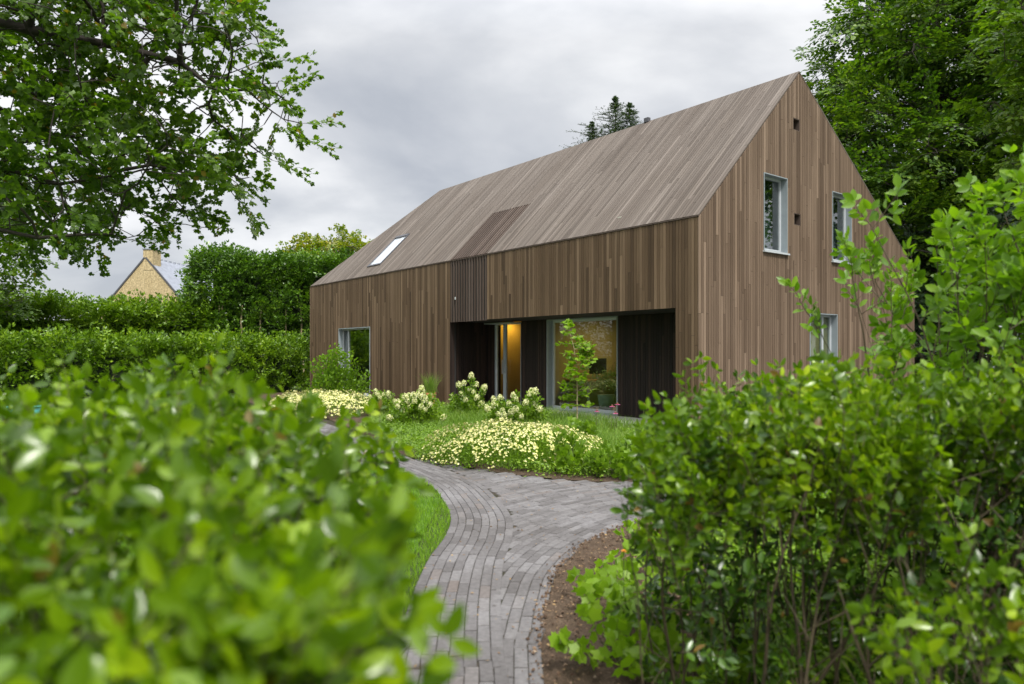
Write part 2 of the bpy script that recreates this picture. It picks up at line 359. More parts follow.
class Spray:
    """a leafy side branch along +x, lying near the xy plane"""
    def __init__(s, L=.8, side=.4, dside=.09, dleaf=.05, leaf=.08, jit=.5, ang=.9, droop=.1, opposite=False, up=.15, r=.004, start=.1, flat=.25, ls=.2):
        P = []; D = []; Nn = []; S = []; E0 = []; E1 = []; R0 = []; R1 = []
        def run(p, d, length, dl, r0, first, rr):
            n = max(2, int(length / dl)); q = p.copy(); dd = d.copy(); prev = q.copy()
            for i in range(n):
                dd = nrm(dd + rng.normal(0, .10, 3) * np.array([1, 1, .6]) + np.array([0, 0, -droop * .15]))
                q = q + dd * length / n
                E0.append(prev); E1.append(q); R0.append(rr * (1 - i / n * .7)); R1.append(rr * (1 - (i + 1) / n * .7)); prev = q
                if i < first: continue
                sides = (1, -1) if opposite else ((1,) if i % 2 else (-1,))
                sdv = nrm(np.cross(np.array([0, 0, 1.]), dd) + rng.normal(0, .15, 3))
                if opposite and i % 2: sdv = nrm(sdv * .3 + np.array([0, 0, 1.]) * (1 - flat) + sdv * flat)
                for sg in sides:
                    ld = nrm(dd * rng.uniform(.4, .9) + sg * sdv + rng.normal(0, jit * .35, 3) + np.array([0, 0, up]))
                    P.append(q + ld * leaf * .08); D.append(ld)
                    Nn.append(nrm(np.array([0, 0, 1.]) + rng.normal(0, jit * .6, 3))); S.append(leaf * rng.uniform(1 - ls * 1.6, 1 + ls))
            P.append(q); D.append(nrm(dd + rng.normal(0, .2, 3))); Nn.append(nrm(np.array([0, 0, 1.]) + rng.normal(0, jit * .5, 3))); S.append(leaf)
            return q
        p = np.zeros(3); d = np.array([1., 0, 0]); run(p, d, L, dleaf, 0, int(start * L / dleaf), r)
        if side > 0:
            k = int(L * (1 - start) / dside)
            for i in range(k):
                t = start + (1 - start) * (i + .5) / k
                sg = 1 if i % 2 else -1
                a = sg * ang * rng.uniform(.75, 1.2)
                dd = np.array([math.cos(a), math.sin(a), rng.uniform(-.1, .25)])
                ln = side * (1 - .75 * t) * rng.uniform(.7, 1.2)
                run(np.array([t * L, 0, -droop * .3 * t * L * t]), nrm(dd), ln, dleaf, 0, 1, r * .6)
        s.P, s.D, s.N, s.S = map(np.array, (P, D, Nn, S)); s.E0, s.E1, s.R0, s.R1 = map(np.array, (E0, E1, R0, R1))

def instance_sprays(sprays, tpl, P, D, Nn, S, keep=None):
    """all leaves and twigs of many sprays as two arrays"""
    P = np.asarray(P, float); D = np.asarray(D, float); Nn = np.asarray(Nn, float); S = np.asarray(S, float)
    B = basis(D, Nn); which = rng.integers(0, len(sprays), len(P))
    LP, LD, LN, LS, E0, E1, R0, R1 = ([] for _ in range(8))
    for k, sp in enumerate(sprays):
        m = which == k
        if not m.any(): continue
        b, p, s = B[m], P[m], S[m]
        tr = lambda X: np.einsum('nij,kj->nki', b, X)
        LP.append((tr(sp.P) * s[:, None, None] + p[:, None]).reshape(-1, 3)); LD.append(tr(sp.D).reshape(-1, 3)); LN.append(tr(sp.N).reshape(-1, 3))
        LS.append((np.ones_like(s)[:, None] * sp.S[None]).reshape(-1))
        E0.append((tr(sp.E0) * s[:, None, None] + p[:, None]).reshape(-1, 3)); E1.append((tr(sp.E1) * s[:, None, None] + p[:, None]).reshape(-1, 3))
        R0.append((s[:, None] * sp.R0[None]).reshape(-1)); R1.append((s[:, None] * sp.R1[None]).reshape(-1))
    LP, LD, LN, LS, E0, E1, R0, R1 = (np.concatenate(a) for a in (LP, LD, LN, LS, E0, E1, R0, R1))
    if keep is not None:
        k = keep(LP); LP, LD, LN, LS = LP[k], LD[k], LN[k], LS[k]
        k = keep(E1); E0, E1, R0, R1 = E0[k], E1[k], R0[k], R1[k]
    V, F = place_leaves(tpl, LP, LD, LN, LS)
    return V, F, (E0, E1, R0, R1)

def colonize(nodes, parents, attr, step, infl, kill, iters=140, trop=(0, 0, 0)):
    nodes = [np.array(n, float) for n in nodes]; parents = list(parents)
    A = np.asarray(attr, float); Nd = np.array(nodes)
    d2 = ((A[:, None] - Nd[None]) ** 2).sum(-1); near = d2.argmin(1); nd = np.sqrt(d2.min(1))
    alive = nd > kill; grown = {}
    trop = np.array(trop)
    for it in range(iters):
        act = alive & (nd < infl)
        if not act.any(): break
        idx = near[act]; vec = nrm(A[act] - Nd[idx])
        u, inv = np.unique(idx, return_inverse=True)
        s = np.zeros((len(u), 3)); np.add.at(s, inv, vec)
        new = []; pr = []
        for k, i in enumerate(u):
            c = grown.get(i, 0)
            if c > 5: continue
            grown[i] = c + 1
            dv = nrm(nrm(s[k]) + trop + rng.normal(0, .12, 3)); new.append(Nd[i] + dv * step); pr.append(int(i))
        if not new: break
        base = len(Nd); new = np.array(new); Nd = np.vstack([Nd, new]); parents += pr
        d2 = ((A[:, None] - new[None]) ** 2).sum(-1); m = d2.argmin(1); dm = np.sqrt(d2.min(1))
        b = dm < nd; near[b] = base + m[b]; nd[b] = dm[b]
        alive &= nd > kill
    return Nd, np.array(parents)

def radii(Nd, par, r0, p=2.4, rmax=1.0):
    r = np.zeros(len(Nd)); kids = np.zeros(len(Nd), int)
    for i in range(len(Nd) - 1, 0, -1):
        if kids[i] == 0: r[i] = r0 ** p
        if par[i] >= 0: r[par[i]] += r[i] ; kids[par[i]] += 1
    return np.minimum(r ** (1 / p), rmax), kids

def make_tree(name, label, trunk_pts, attr, sprays, tpl, lm, bm, step=.35, infl=3.0, kill=.4, r0=.012, rmax=.25, sides=6, trop=(0, 0, .05), sp_scale=(.7, 1.2), extra=.35, up=.35, limbs=(), keep=None, cat='tree', group=None, outc=None, parts=('crown', 'trunk')):
    nodes = []; par = []
    for i, p in enumerate(trunk_pts): nodes.append(p); par.append(i - 1)
    for at, pts in limbs:
        prev = at
        for p in pts: nodes.append(p); par.append(prev); prev = len(nodes) - 1
    Nd, par = colonize(nodes, par, attr, step, infl, kill, trop=trop)
    r, kids = radii(Nd, par, r0, rmax=rmax)
    nt_ = len(trunk_pts)
    for i in range(nt_): r[i] = max(r[i], rmax * (1 - .45 * i / max(1, nt_ - 1)))
    base = np.array(trunk_pts[0], float)
    i = np.arange(1, len(Nd)); P0 = Nd[par[i]]; P1 = Nd[i]; R1 = r[i]; R0 = np.minimum(r[par[i]], R1 * 1.35)
    R0[:nt_ - 1] = r[par[i]][:nt_ - 1]
    tip = (kids == 0); tip[:nt_] = False
    dirs = nrm(Nd - Nd[np.maximum(par, 0)])
    sel = tip | ((rng.random(len(Nd)) < extra) & (r < r0 * 5) & (np.arange(len(Nd)) >= nt_))
    ids = np.where(sel)[0]
    P = Nd[ids]; D = dirs[ids].copy(); nt2 = ~tip[ids]
    D[nt2] = nrm(D[nt2] + rng.normal(0, .9, (nt2.sum(), 3)))
    D[:, 2] *= .6
    D = nrm(D + rng.normal(0, .25, D.shape)); Nn = nrm(np.array([0, 0, 1.]) + rng.normal(0, up, D.shape))
    S = rng.uniform(*sp_scale, len(ids))
    V, F, (a, b, c, d) = instance_sprays(sprays, tpl, P, D, Nn, S, keep)
    print('TREE', label[:40], 'sprays', len(P), 'leaftris', len(F))
    root = empty(name, tuple(base), 0, label, cat, group)
    link_mesh(parts[0], V - base, F, lm, root, True)
    V1, F1 = edge_tubes(P0 - base, P1 - base, R0, R1, sides); V2, F2 = edge_tubes(a - base, b - base, c, d, 3)
    # triangles to keep one array shape
    q = lambda F: np.concatenate([F[:, [0, 1, 2]], F[:, [0, 2, 3]]])
    link_mesh(parts[1], np.vstack([V1, V2]), np.vstack([q(F1), q(F2) + len(V1)]), bm, root, True)
    return root

def ellipsoid_pts(n, c, r, shell=.45, zmin=None):
    v = nrm(rng.normal(0, 1, (n, 3))); k = (shell + (1 - shell) * rng.random((n, 1)) ** .6)
    p = np.array(c) + v * k * np.array(r)
    if zmin is not None: p = p[p[:, 2] > zmin]
    return p

def clumpy(P, scale=.5, thr=0.0, seed=0.0, zs=1.0):
    f = np.array([mnoise.noise(Vector((p[0] * scale + seed, p[1] * scale, p[2] * scale * zs))) for p in P])
    return P[f > thr]

# ------------------------------------------------------------------ the house
CX, CY = 3.407, 13.0
ANG = math.atan2(.6171, .7868)
H = empty('wooden_house', (CX, CY, 0), ANG, 'long timber clad house with steep boarded roof behind the planting bed', 'house')
EAVE, RIDGE_X, RIDGE_Z, BACK_X, BACK_Z = 4.073, 3.427, 7.527, 9.0, 3.737
LEN, RLEN = 18.0, 14.2
K1 = (RIDGE_Z - EAVE) / RIDGE_X; K2 = (RIDGE_Z - BACK_Z) / (BACK_X - RIDGE_X)
def end_y(x): return LEN - (LEN - RLEN) / RIDGE_X * x
def roof_z(x): return EAVE + K1 * x if x < RIDGE_X else RIDGE_Z - K2 * (x - RIDGE_X)

def clad(O, U, V, Nn, breaks, vmin, vmax, holes, w=.075, gap=.009, t=.022, seg=(1.2, 3.4), jitter=.0015, back=0.0):
    """boards in a plane: O origin, U across, V along, Nn outward; returns verts, faces, uv"""
    O, U, V, Nn = map(lambda a: np.array(a, float), (O, U, V, Nn))
    VV = []; FF = []; UVs = []
    hb = set()
    for h in holes: hb |= {h[0], h[1]}
    bs = sorted(set(breaks) | hb)
    for b0, b1 in zip(bs[:-1], bs[1:]):
        n = max(1, round((b1 - b0) / w)); ww = (b1 - b0) / n
        for i in range(n):
            uL = b0 + i * ww + gap / 2; uR = b0 + (i + 1) * ww - gap / 2; um = (uL + uR) / 2
            cuts = sorted([(h[2], h[3]) for h in holes if h[0] <= um <= h[1]])
            ivs = []; lo = (vmin(uL), vmin(uR))
            for c0, c1 in cuts:
                ivs.append((lo, (c0, c0))); lo = (c1, c1)
            ivs.append((lo, (vmax(uL), vmax(uR))))
            for (l0, l1), (h0, h1) in ivs:
                hm = min(h0, h1); lm_ = max(l0, l1)
                if (h0 + h1) / 2 - (l0 + l1) / 2 < .01: continue
                pts = [(l0, l1)]; v = lm_ + random.uniform(.15, seg[1])
                while v < hm - .25:
                    pts.append((v, v)); v += random.uniform(*seg)
                pts.append((h0, h1))
                for (a0, a1), (c0, c1) in zip(pts[:-1], pts[1:]):
                    g = .0028
                    dz = random.uniform(-jitter, jitter)
                    q = [(uL, a0 + g), (uR, a1 + g), (uR, c1 - g), (uL, c0 - g)]
                    b = len(VV)
                    for k in (-t + back, dz + back):
                        for (u, v2) in q:
                            VV.append(O + U * u + V * v2 + Nn * k); UVs.append((u, v2))
                    FF += [(b + 4, b + 5, b + 6, b + 7), (b, b + 3, b + 2, b + 1), (b, b + 1, b + 5, b + 4), (b + 1, b + 2, b + 6, b + 5), (b + 2, b + 3, b + 7, b + 6), (b + 3, b, b + 4, b + 7)]
    return np.array(VV), np.array(FF), np.array(UVs)

X_, Y_, Z_ = (1, 0, 0), (0, 1, 0), (0, 0, 1)
HEAD = 2.39
# front facade: plane x=0, u=y
recess = (.53, 8.28, -.1, HEAD); slatp = (6.55, 8.28, HEAD, EAVE + 1); lwin = (13.03, 15.44, -.1, HEAD)
def sub(parent, name, res, mat): return link_mesh(name, res[0], res[1], mat, parent, False, res[2])
front = clad((0, 0, 0), Y_, Z_, (-1, 0, 0), [.025, 6.55], lambda u: .06, lambda u: EAVE - .035, [(.53, 6.55, -.1, HEAD)])
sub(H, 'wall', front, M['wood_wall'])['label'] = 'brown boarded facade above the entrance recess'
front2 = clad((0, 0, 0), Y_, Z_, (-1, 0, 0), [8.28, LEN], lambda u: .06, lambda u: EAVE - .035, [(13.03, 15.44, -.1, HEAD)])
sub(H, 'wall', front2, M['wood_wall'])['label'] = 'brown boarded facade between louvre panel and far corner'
gwins = [(2.089, 2.95, 3.60, 5.17), (4.786, 5.667, 3.60, 5.17), (3.835, 5.016, .95, 2.41)]
vents = [(3.185, 3.437, 6.24, 6.49), (3.22, 3.47, 4.24, 4.49)]
gable = clad((0, 0, 0), X_, Z_, (0, -1, 0), [0.0, RIDGE_X, BACK_X], lambda u: .06, lambda u: roof_z(u) - .05, gwins + vents)
sub(H, 'wall', gable, M['wood_gable_lit'])['label'] = 'tall gable wall of vertical boards, brighter light put into their colour'
# back and far end walls
back = clad((BACK_X, 0, 0), Y_, Z_, (1, 0, 0), [0, end_y(BACK_X)], lambda u: .06, lambda u: BACK_Z - .03, [], w=.15)
sub(H, 'wall', back, M['wood_gable_lit'])
ev = np.array([BACK_X, end_y(BACK_X) - LEN, 0]); el = np.linalg.norm(ev); ev = ev / el
endw = clad((0, LEN, 0), tuple(ev), Z_, (-ev[1], ev[0], 0), [0, RIDGE_X / ev[0], el], lambda u: .06, lambda u: roof_z(u * ev[0]) - .05, [], w=.1)
sub(H, 'wall', endw, M['wood_gable_lit'])
# roof
s1 = math.hypot(1, K1); R1v = (1 / s1, 0, K1 / s1); N1 = (-K1 / s1, 0, 1 / s1); SL1 = RIDGE_X * s1
def top1(u): return SL1 if u < RLEN else SL1 * (LEN - u) / (LEN - RLEN)
roof = clad((0, 0, EAVE), Y_, R1v, N1, [0, LEN], lambda u: 0.0, top1, [(6.55, 8.28, -.1, 2.06), (13.0, 13.95, .51, 2.10)], w=.075, seg=(1.5, 4.0), t=.025, vmin_=0) if False else \
    clad((0, 0, EAVE), Y_, R1v, N1, [0, RLEN, LEN], lambda u: 0.0, top1, [(6.55, 8.28, -.1, 2.06), (13.0, 13.95, .51, 2.10)], w=.075, seg=(1.5, 4.0), t=.025)
sub(H, 'roof', roof, M['wood_roof'])['label'] = 'steep front roof slope of silvered boards'
s2 = math.hypot(1, K2); R2v = (-1 / s2, 0, K2 / s2); N2 = (K2 / s2, 0, 1 / s2); SL2 = (BACK_X - RIDGE_X) * s2
yb = end_y(BACK_X)
roof2 = clad((BACK_X, 0, BACK_Z), Y_, R2v, N2, [0, yb, RLEN], lambda u: 0.0 if u <= yb else SL2 * (u - yb) / (RLEN - yb), lambda u: SL2, [], w=.15, t=.025)
sub(H, 'roof', roof2, M['wood_roof'])
# backing structure: columns behind the boards
b1 = clad((0, 0, 0), Y_, Z_, (-1, 0, 0), [.03, LEN - .2], lambda u: 0.0, lambda u: EAVE - .12, [(.53, 8.28, -.1, HEAD + .03), (13.03, 15.44, -.1, HEAD)], w=9, gap=0, t=.18, seg=(90, 91), jitter=0, back=-.025)
sub(H, 'wall_core', b1, M['backing'])
b2 = clad((0, 0, 0), X_, Z_, (0, -1, 0), [.21, RIDGE_X, BACK_X - .05], lambda u: 0.0, lambda u: roof_z(u) - .14, gwins + vents, w=9, gap=0, t=.13, seg=(90, 91), jitter=0, back=-.026)
sub(H, 'wall_core', b2, M['backing'])
b3 = clad((0, 0, EAVE), Y_, R1v, N1, [.01, RLEN, LEN - .02], lambda u: 0.02, lambda u: top1(u) - .02, [(13.0, 13.95, .51, 2.10)], w=40, gap=0, t=.04, seg=(90, 91), jitter=0, back=-.028 - .04)
sub(H, 'roof_core', b3, M['backing'])
b4 = clad((BACK_X, 0, BACK_Z), Y_, R2v, N2, [.01, yb], lambda u: 0.02, lambda u: SL2 - .02, [], w=40, gap=0, t=.04, seg=(90, 91), jitter=0, back=-.068)
sub(H, 'roof_core', b4, M['backing'])
mb = MB(); mb.box(.21, BACK_X - .1, .2, yb - .2, 2.62, 2.75); mb.build('ceiling_slab', M['plaster_pale'], H)
mb = MB(); mb.box(RIDGE_X - .05, RIDGE_X + .05, 4.15, 4.29, RIDGE_Z - .02, RIDGE_Z + .09); mb.build('roof_vent', M['verge'], H)
mb = MB(); mb.box(-.012, .02, .0, LEN - .02, EAVE - .032, EAVE - .012); mb.build('eave_trim', M['slat'], H)
# louvred panel on facade and roof
def slats(O, U, V, Nn, u0, u1, v0, v1):
    O, U, V, Nn = map(lambda a: np.array(a, float), (O, U, V, Nn)); VV = []; FF = []; uvs = []
    n = 14; p = (u1 - u0) / n
    for i in range(n):
        a = u0 + i * p + p * .27; c = a + p * .42; b = len(VV)
        for k in (-.035, .002):
            for (u, v) in ((a, v0), (c, v0), (c, v1), (a, v1)): VV.append(O + U * u + V * v + Nn * k); uvs.append((u, v))
        FF += [(b + 4, b + 5, b + 6, b + 7), (b, b + 3, b + 2, b + 1), (b, b + 1, b + 5, b + 4), (b + 1, b + 2, b + 6, b + 5), (b + 2, b + 3, b + 7, b + 6), (b + 3, b, b + 4, b + 7)]
    return np.array(VV), np.array(FF), np.array(uvs)
sub(H, 'louvre_panel', slats((0, 0, 0), Y_, Z_, (-1, 0, 0), 6.55, 8.28, HEAD - .02, EAVE - .03), M['slat'])['label'] = 'dark upright louvre panel on the facade'
sub(H, 'louvre_panel', slats((0, 0, EAVE), Y_, R1v, N1, 6.55, 8.28, .02, 2.06), M['slat'])['label'] = 'dark louvre panel running up the roof'
mb = MB(); mb.box(.052, .06, 6.56, 8.27, HEAD, EAVE - .13); mb.build('louvre_backing', M['backing'], H)
mb = MB(); mb.box(-.02, .0, 7.98, 8.02, 2.98, 3.05); mb.build('door_sensor', M['white_metal'], H)
# entrance recess
D = 1.3
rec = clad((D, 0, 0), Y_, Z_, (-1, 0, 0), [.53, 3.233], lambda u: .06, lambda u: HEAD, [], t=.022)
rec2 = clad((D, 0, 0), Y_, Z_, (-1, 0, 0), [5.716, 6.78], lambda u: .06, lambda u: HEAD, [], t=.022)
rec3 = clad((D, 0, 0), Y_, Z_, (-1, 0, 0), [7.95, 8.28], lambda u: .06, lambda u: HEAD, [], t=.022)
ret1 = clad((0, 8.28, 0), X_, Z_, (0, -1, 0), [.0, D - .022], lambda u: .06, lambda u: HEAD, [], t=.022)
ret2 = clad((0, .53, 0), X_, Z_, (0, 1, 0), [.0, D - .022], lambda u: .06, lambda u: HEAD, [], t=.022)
for r_ in (rec, rec2, rec3, ret1): sub(H, 'recess_wall', r_, M['wood_shaded'])
sub(H, 'recess_wall', ret2, M['wood_shaded'])
mb = MB(); mb.box(.024, 1.5, .51, 8.30, HEAD + .004, HEAD + .03); mb.build('soffit', M['backing'], H)
mb = MB()
for bx6 in ((D + .025, D + .2, .3, 3.233, 0, 2.6), (D + .025, D + .2, 5.716, 6.78, 0, 2.6), (D + .025, D + .2, 7.95, 8.45, 0, 2.6), (.2, D + .02, .35, .505, 0, 2.6), (.2, D + .02, 8.305, 8.45, 0, 2.6)):
    mb = MB(); mb.box(*bx6); mb.build('recess_core', M['backing'], H)
mb = MB(); mb.box(-.25, D + .3, .50, 8.30, -.05, .09); mb.build('entrance_step', M['concrete'], H)
# rooms behind the glass
for bx6 in ((D + .2, 7.0, .2, .3, 0, 2.62), (5.2, 5.3, .3, 6.2, 0, 2.62), (D + .22, 5.2, 6.2, 6.3, 0, 2.62),):
    mb = MB(); mb.box(*bx6); mb.build('room_wall', M['plaster'], H)
mb = MB(); mb.box(D + .3, 8.9, .2, yb - .3, -.02, .085); mb.build('floor', M['floor_in'], H)
for bx6 in ((3.6, 3.7, 6.3, 8.4, 0, 2.62), (D + .2, 3.7, 8.46, 8.56, 0, 2.62),):
    mb = MB(); mb.box(*bx6); mb.build('room_wall', M['plaster'], H)
for bx6 in ((.3, 4.5, 12.4, 12.5, 0, 2.6), (4.4, 4.5, 12.5, 15.2, 0, 2.6), (.3, 4.4, 15.9, 16.0, 0, 2.6),):
    mb = MB(); mb.box(*bx6); mb.build('room_wall', M['plaster_pale'], H)
for bx6 in ((.3, 8.8, 2.2, 2.3, 2.76, 4.4), (3.5, 3.58, .2, 5, 2.76, 5.5), (6.5, 6.58, .2, 2.2, 2.76, 4.6),):
    mb = MB(); mb.box(*bx6); mb.build('room_wall', M['plaster_pale'], H)

def window(fr, O, U, Nn, u0, u1, z0, z1, depth, glass, sill=True, divs=(), lt=.02, name='window', jamb_l=True, proud=.012, fw=.045):
    """reveal liner ring with frame, pane and sill; O+U*u, Nn outward"""
    O, U, Nn = np.array(O, float), np.array(U, float), np.array(Nn, float)
    def bx(b, a0, a1, k0, k1, c0, c1):
        V = [O + U * u + Nn * k + np.array([0, 0, z]) for z in (c0, c1) for k in (k0, k1) for u in (a0, a1)]
        b.add(V, [(0, 2, 3, 1), (4, 5, 7, 6), (0, 1, 5, 4), (1, 3, 7, 5), (3, 2, 6, 7), (2, 0, 4, 6)])
    b = MB(); k0, k1 = -depth - .06, proud
    bx(b, u0 + .002, u0 + lt, k0, k1, z0 + .002, z1 - .002); bx(b, u1 - lt, u1 - .002, k0, k1, z0 + .002, z1 - .002)
    bx(b, u0 + lt, u1 - lt, k0, k1 - .001, z1 - lt, z1 - .002); bx(b, u0 + lt, u1 - lt, k0, k1 - .001, z0 + .002, z0 + lt)
    w = b.build(name, M['alu'], fr)
    b = MB(); a0, a1, c0, c1 = u0 + lt, u1 - lt, z0 + lt, z1 - lt; k0, k1 = -depth - .055, -depth
    bx(b, a0, a0 + fw, k0, k1, c0, c1); bx(b, a1 - fw, a1, k0, k1, c0, c1); bx(b, a0 + fw, a1 - fw, k0, k1 - .001, c1 - fw, c1); bx(b, a0 + fw, a1 - fw, k0, k1 - .001, c0, c0 + fw * 1.3)
    for dv in divs: bx(b, dv - fw * .6, dv + fw * .6, k0, k1 + .001, c0 + fw * 1.3, c1 - fw)
    b.build('frame', M['white_metal'], w)
    b = MB(); bx(b, a0 + fw - .004, a1 - fw + .004, -depth - .034, -depth - .026, c0 + fw, c1 - fw + .004); b.build('pane', glass, w)
    if sill:
        b = MB(); bx(b, u0 - .03, u1 + .03, -.01, .05, z0 - .03, z0 + .002); b.build('sill', M['white_metal'], w)
    return w
for i, (a, b_, c, d_) in enumerate(gwins[:2]):
    w = window(H, (0, 0, 0), X_, (0, -1, 0), a, b_, c, d_, .13, M['glass_up'])
    w['label'] = ['upper gable window nearer the roof slope edge', 'upper gable window nearer the far corner'][i]
    mb = MB()   # curtain behind the pane, gathered folds
    n = 22; x0, x1 = a + (b_ - a) * .52, b_ - .04
    pts = [(x0 + (x1 - x0) * k / n, .36 + .018 * math.sin(k * 1.9)) for k in range(n + 1)]
    mb.prism(pts + [(p[0], p[1] + .01) for p in pts[::-1]], c + .05, d_ - .04); mb.build('curtain', M['curtain'], w)
w = window(H, (0, 0, 0), X_, (0, -1, 0), *gwins[2], .13, M['glass'], divs=(4.62,)); w['label'] = 'ground floor gable window half hidden by shrubs'
for a, b_, c, d_ in vents:
    mb = MB(); mb.box(a, b_, .001, .004 + .02, c, c + .012) if False else None
    mb.box(a - .0, a + .012, .003, .2, c, d_); mb.box(b_ - .012, b_, .003, .2, c, d_); mb.box(a + .012, b_ - .012, .004, .2, d_ - .012, d_); mb.box(a + .012, b_ - .012, .004, .2, c, c + .012); mb.box(a + .012, b_ - .012, .17, .19, c + .012, d_ - .012)
    mb.build('vent_opening', M['slat'], H)
w = window(H, (0, 0, 0), Y_, (-1, 0, 0), 13.03, 15.44, .09, HEAD, .14, M['glass_up'], sill=False, divs=(14.95,), lt=.028)
w['label'] = 'floor to ceiling window near the far left corner'
w = window(H, (D, 0, 0), Y_, (-1, 0, 0), 3.233, 5.716, .09, HEAD, .16, M['glass'], sill=False, lt=.03, proud=.02, fw=.05)
w['label'] = 'large glazed wall of the lit room in the recess'
# front door: pale frame, narrow glazed leaf beside a side light
dr = window(H, (D, 0, 0), Y_, (-1, 0, 0), 6.78, 7.95, .09, HEAD - .03, .02, M['glass'], sill=False, lt=.012, proud=.012, fw=.035, divs=(7.50,), name='door')
dr['label'] = 'glazed entrance door with amber light behind it'
mb = MB(); mb.box(D - .012, D + .021, 7.44, 7.56, .10, HEAD - .05); mb.build('post', M['alu'], dr)
mb = MB(); mb.box(1.20, 1.22, 7.49, 7.51, .95, 1.35); mb.box(1.22, 1.286, 7.49, 7.51, .98, 1.0); mb.box(1.22, 1.286, 7.49, 7.51, 1.30, 1.32); mb.build('handle', M['alu'], dr)
mb = MB(); mb.box(D - .35, D - .012, 6.75, 8.0, HEAD - .06, HEAD - .03); mb.build('canopy', M['alu'], dr)
# skylight
def roofpt(u, v, k): return np.array([0, 0, EAVE]) + np.array(Y_) * u + np.array(R1v) * v + np.array(N1) * k
def rbox(b, u0, u1, v0, v1, k0, k1):
    V = [roofpt(u, v, k) for k in (k0, k1) for v in (v0, v1) for u in (u0, u1)]
    b.add(V, [(0, 2, 3, 1), (4, 5, 7, 6), (0, 1, 5, 4), (1, 3, 7, 5), (3, 2, 6, 7), (2, 0, 4, 6)])
sk = MB(); u0, u1, v0, v1 = 13.002, 13.948, .512, 2.098
rbox(sk, u0, u0 + .06, v0, v1, -.1, .03); rbox(sk, u1 - .06, u1, v0, v1, -.1, .03); rbox(sk, u0 + .06, u1 - .06, v0, v0 + .07, -.1, .031); rbox(sk, u0 + .06, u1 - .06, v1 - .1, v1, -.1, .045)
skl = sk.build('skylight', M['verge'], H)
sk = MB(); rbox(sk, u0 + .06, u1 - .06, v0 + .07, v1 - .1, -.02, .008)
m_, nt_, out_ = new_mat('bright_skylight_glass'); g_ = N(nt_, 'ShaderNodeBsdfGlossy'); g_.inputs[0].default_value = (.9, .92, .95, 1); g_.inputs['Roughness'].default_value = .06
dff = N(nt_, 'ShaderNodeBsdfDiffuse'); dff.inputs[0].default_value = (.7, .75, .8, 1); mx_ = N(nt_, 'ShaderNodeMixShader'); mx_.inputs[0].default_value = .6
nt_.links.new(g_.outputs[0], mx_.inputs[2]); nt_.links.new(dff.outputs[0], mx_.inputs[1]); nt_.links.new(mx_.outputs[0], out_.inputs[0])
sk.build('pane', m_, skl)

def hw(x, y, z=0.0):      # house frame to world
    c, s = math.cos(ANG), math.sin(ANG); return (CX + x * c - y * s, CY + x * s + y * c, z)
# lamps that are lit in the photograph: hall and study
def lamp(x, y, z, e, size, col=(1, .55, .16)):
    ld = bpy.data.lights.new('ceiling_lamp_light', 'AREA'); ld.energy = e; ld.color = col; ld.size = size
    o = bpy.data.objects.new('ceiling_lamp_light', ld); COL.objects.link(o); o.location = hw(x, y, z); return o
def spot_body(x, y, z, label):
    r = empty('ceiling_lamp', hw(x, y, z), 0, label, 'lamp')
    b = MB(); b.lathe([(.0, .03), (.05, .03), (.05, -.05), (.045, -.05), (.04, -.01), (0, -.01)]); b.build('lamp_shade', M['white_metal'], r); return r
spot_body(2.15, 8.0, 2.58, 'small round ceiling spot glowing behind the entrance door'); lamp(2.2, 8.12, 2.5, 9, .08, (1, .48, .08))
spot_body(3.2, 5.0, 2.58, 'small round ceiling spot in the study behind the big glazing'); lamp(3.2, 4.9, 2.5, 13, .3, (1, .72, .32))
# desk with monitor
dk = empty('desk', hw(3.3, 5.7, .085), ANG + PI / 2, 'light wooden desk seen through the big glazing', 'desk')
b = MB(); b.box(-.45, .45, -1.0, 1.0, .70, .74); b.build('tabletop', M['desk'], dk)
for sx in (-.4, .4):
    for sy in (-.93, .93):
        b = MB(); b.box(sx - .025, sx + .025, sy - .025, sy + .025, 0, .70); b.build('leg', M['alu_dark'], dk)
mo = empty('monitor', hw(3.15, 5.75, .826), ANG + PI / 2, 'black computer monitor standing on the wooden desk', 'monitor')
b = MB(); b.box(-.03, .0, -.32, .32, .14, .56); b.build('screen', M['screen'], mo)
b = MB(); b.box(.0, .03, -.03, .03, .01, .3); b.box(-.1, .1, -.12, .12, 0, .012); b.build('stand', M['alu_dark'], mo)

# ------------------------------------------------------------------ ground
g = link_mesh('ground', [(-250, -120, 0), (250, -120, 0), (250, 400, 0), (-250, 400, 0)], [(0, 1, 2, 3)], M['ground']); tag(g, kind='structure')
LE = catmull([(-.50, -3), (-.55, 0), (-.57, 3.0), (-.60, 3.6), (-.63, 4.4), (-.62, 5.24), (-.56, 5.91), (-.57, 6.6), (-.72, 7.4), (-.95, 8.2), (-1.5, 9.3), (-2.3, 10.8), (-3.3, 12.8), (-4.6, 15.2), (-6.6, 18.4), (-9, 21)])
UE = catmull([(-8.2, 21.6), (-5.7, 18.8), (-3.7, 15.2), (-2.55, 12.6), (-1.63, 10.58), (-.753, 9.57), (.185, 8.78), (.851, 8.45), (1.42, 8.45), (2.3, 8.9), (3.1, 10.2), (3.5, 12.2), (3.7, 12.95), (11.0, 18.6), (16, 22)])
RE = catmull([(.2, -3), (.17, 0), (.15, 3.35), (.176, 3.92), (.231, 4.44), (.321, 4.97), (.569, 5.62), (1.03, 6.31), (1.64, 6.85), (2.6, 7.3), (4.2, 7.9), (6.5, 8.8), (10, 10.5), (18, 14)])
pathpoly = np.vstack([LE, UE, RE[::-1]])
pb = link_mesh('path_bed', [(p[0], p[1], .0195) for p in pathpoly], [tuple(range(len(pathpoly)))], M['sand']); tag(pb, kind='structure')

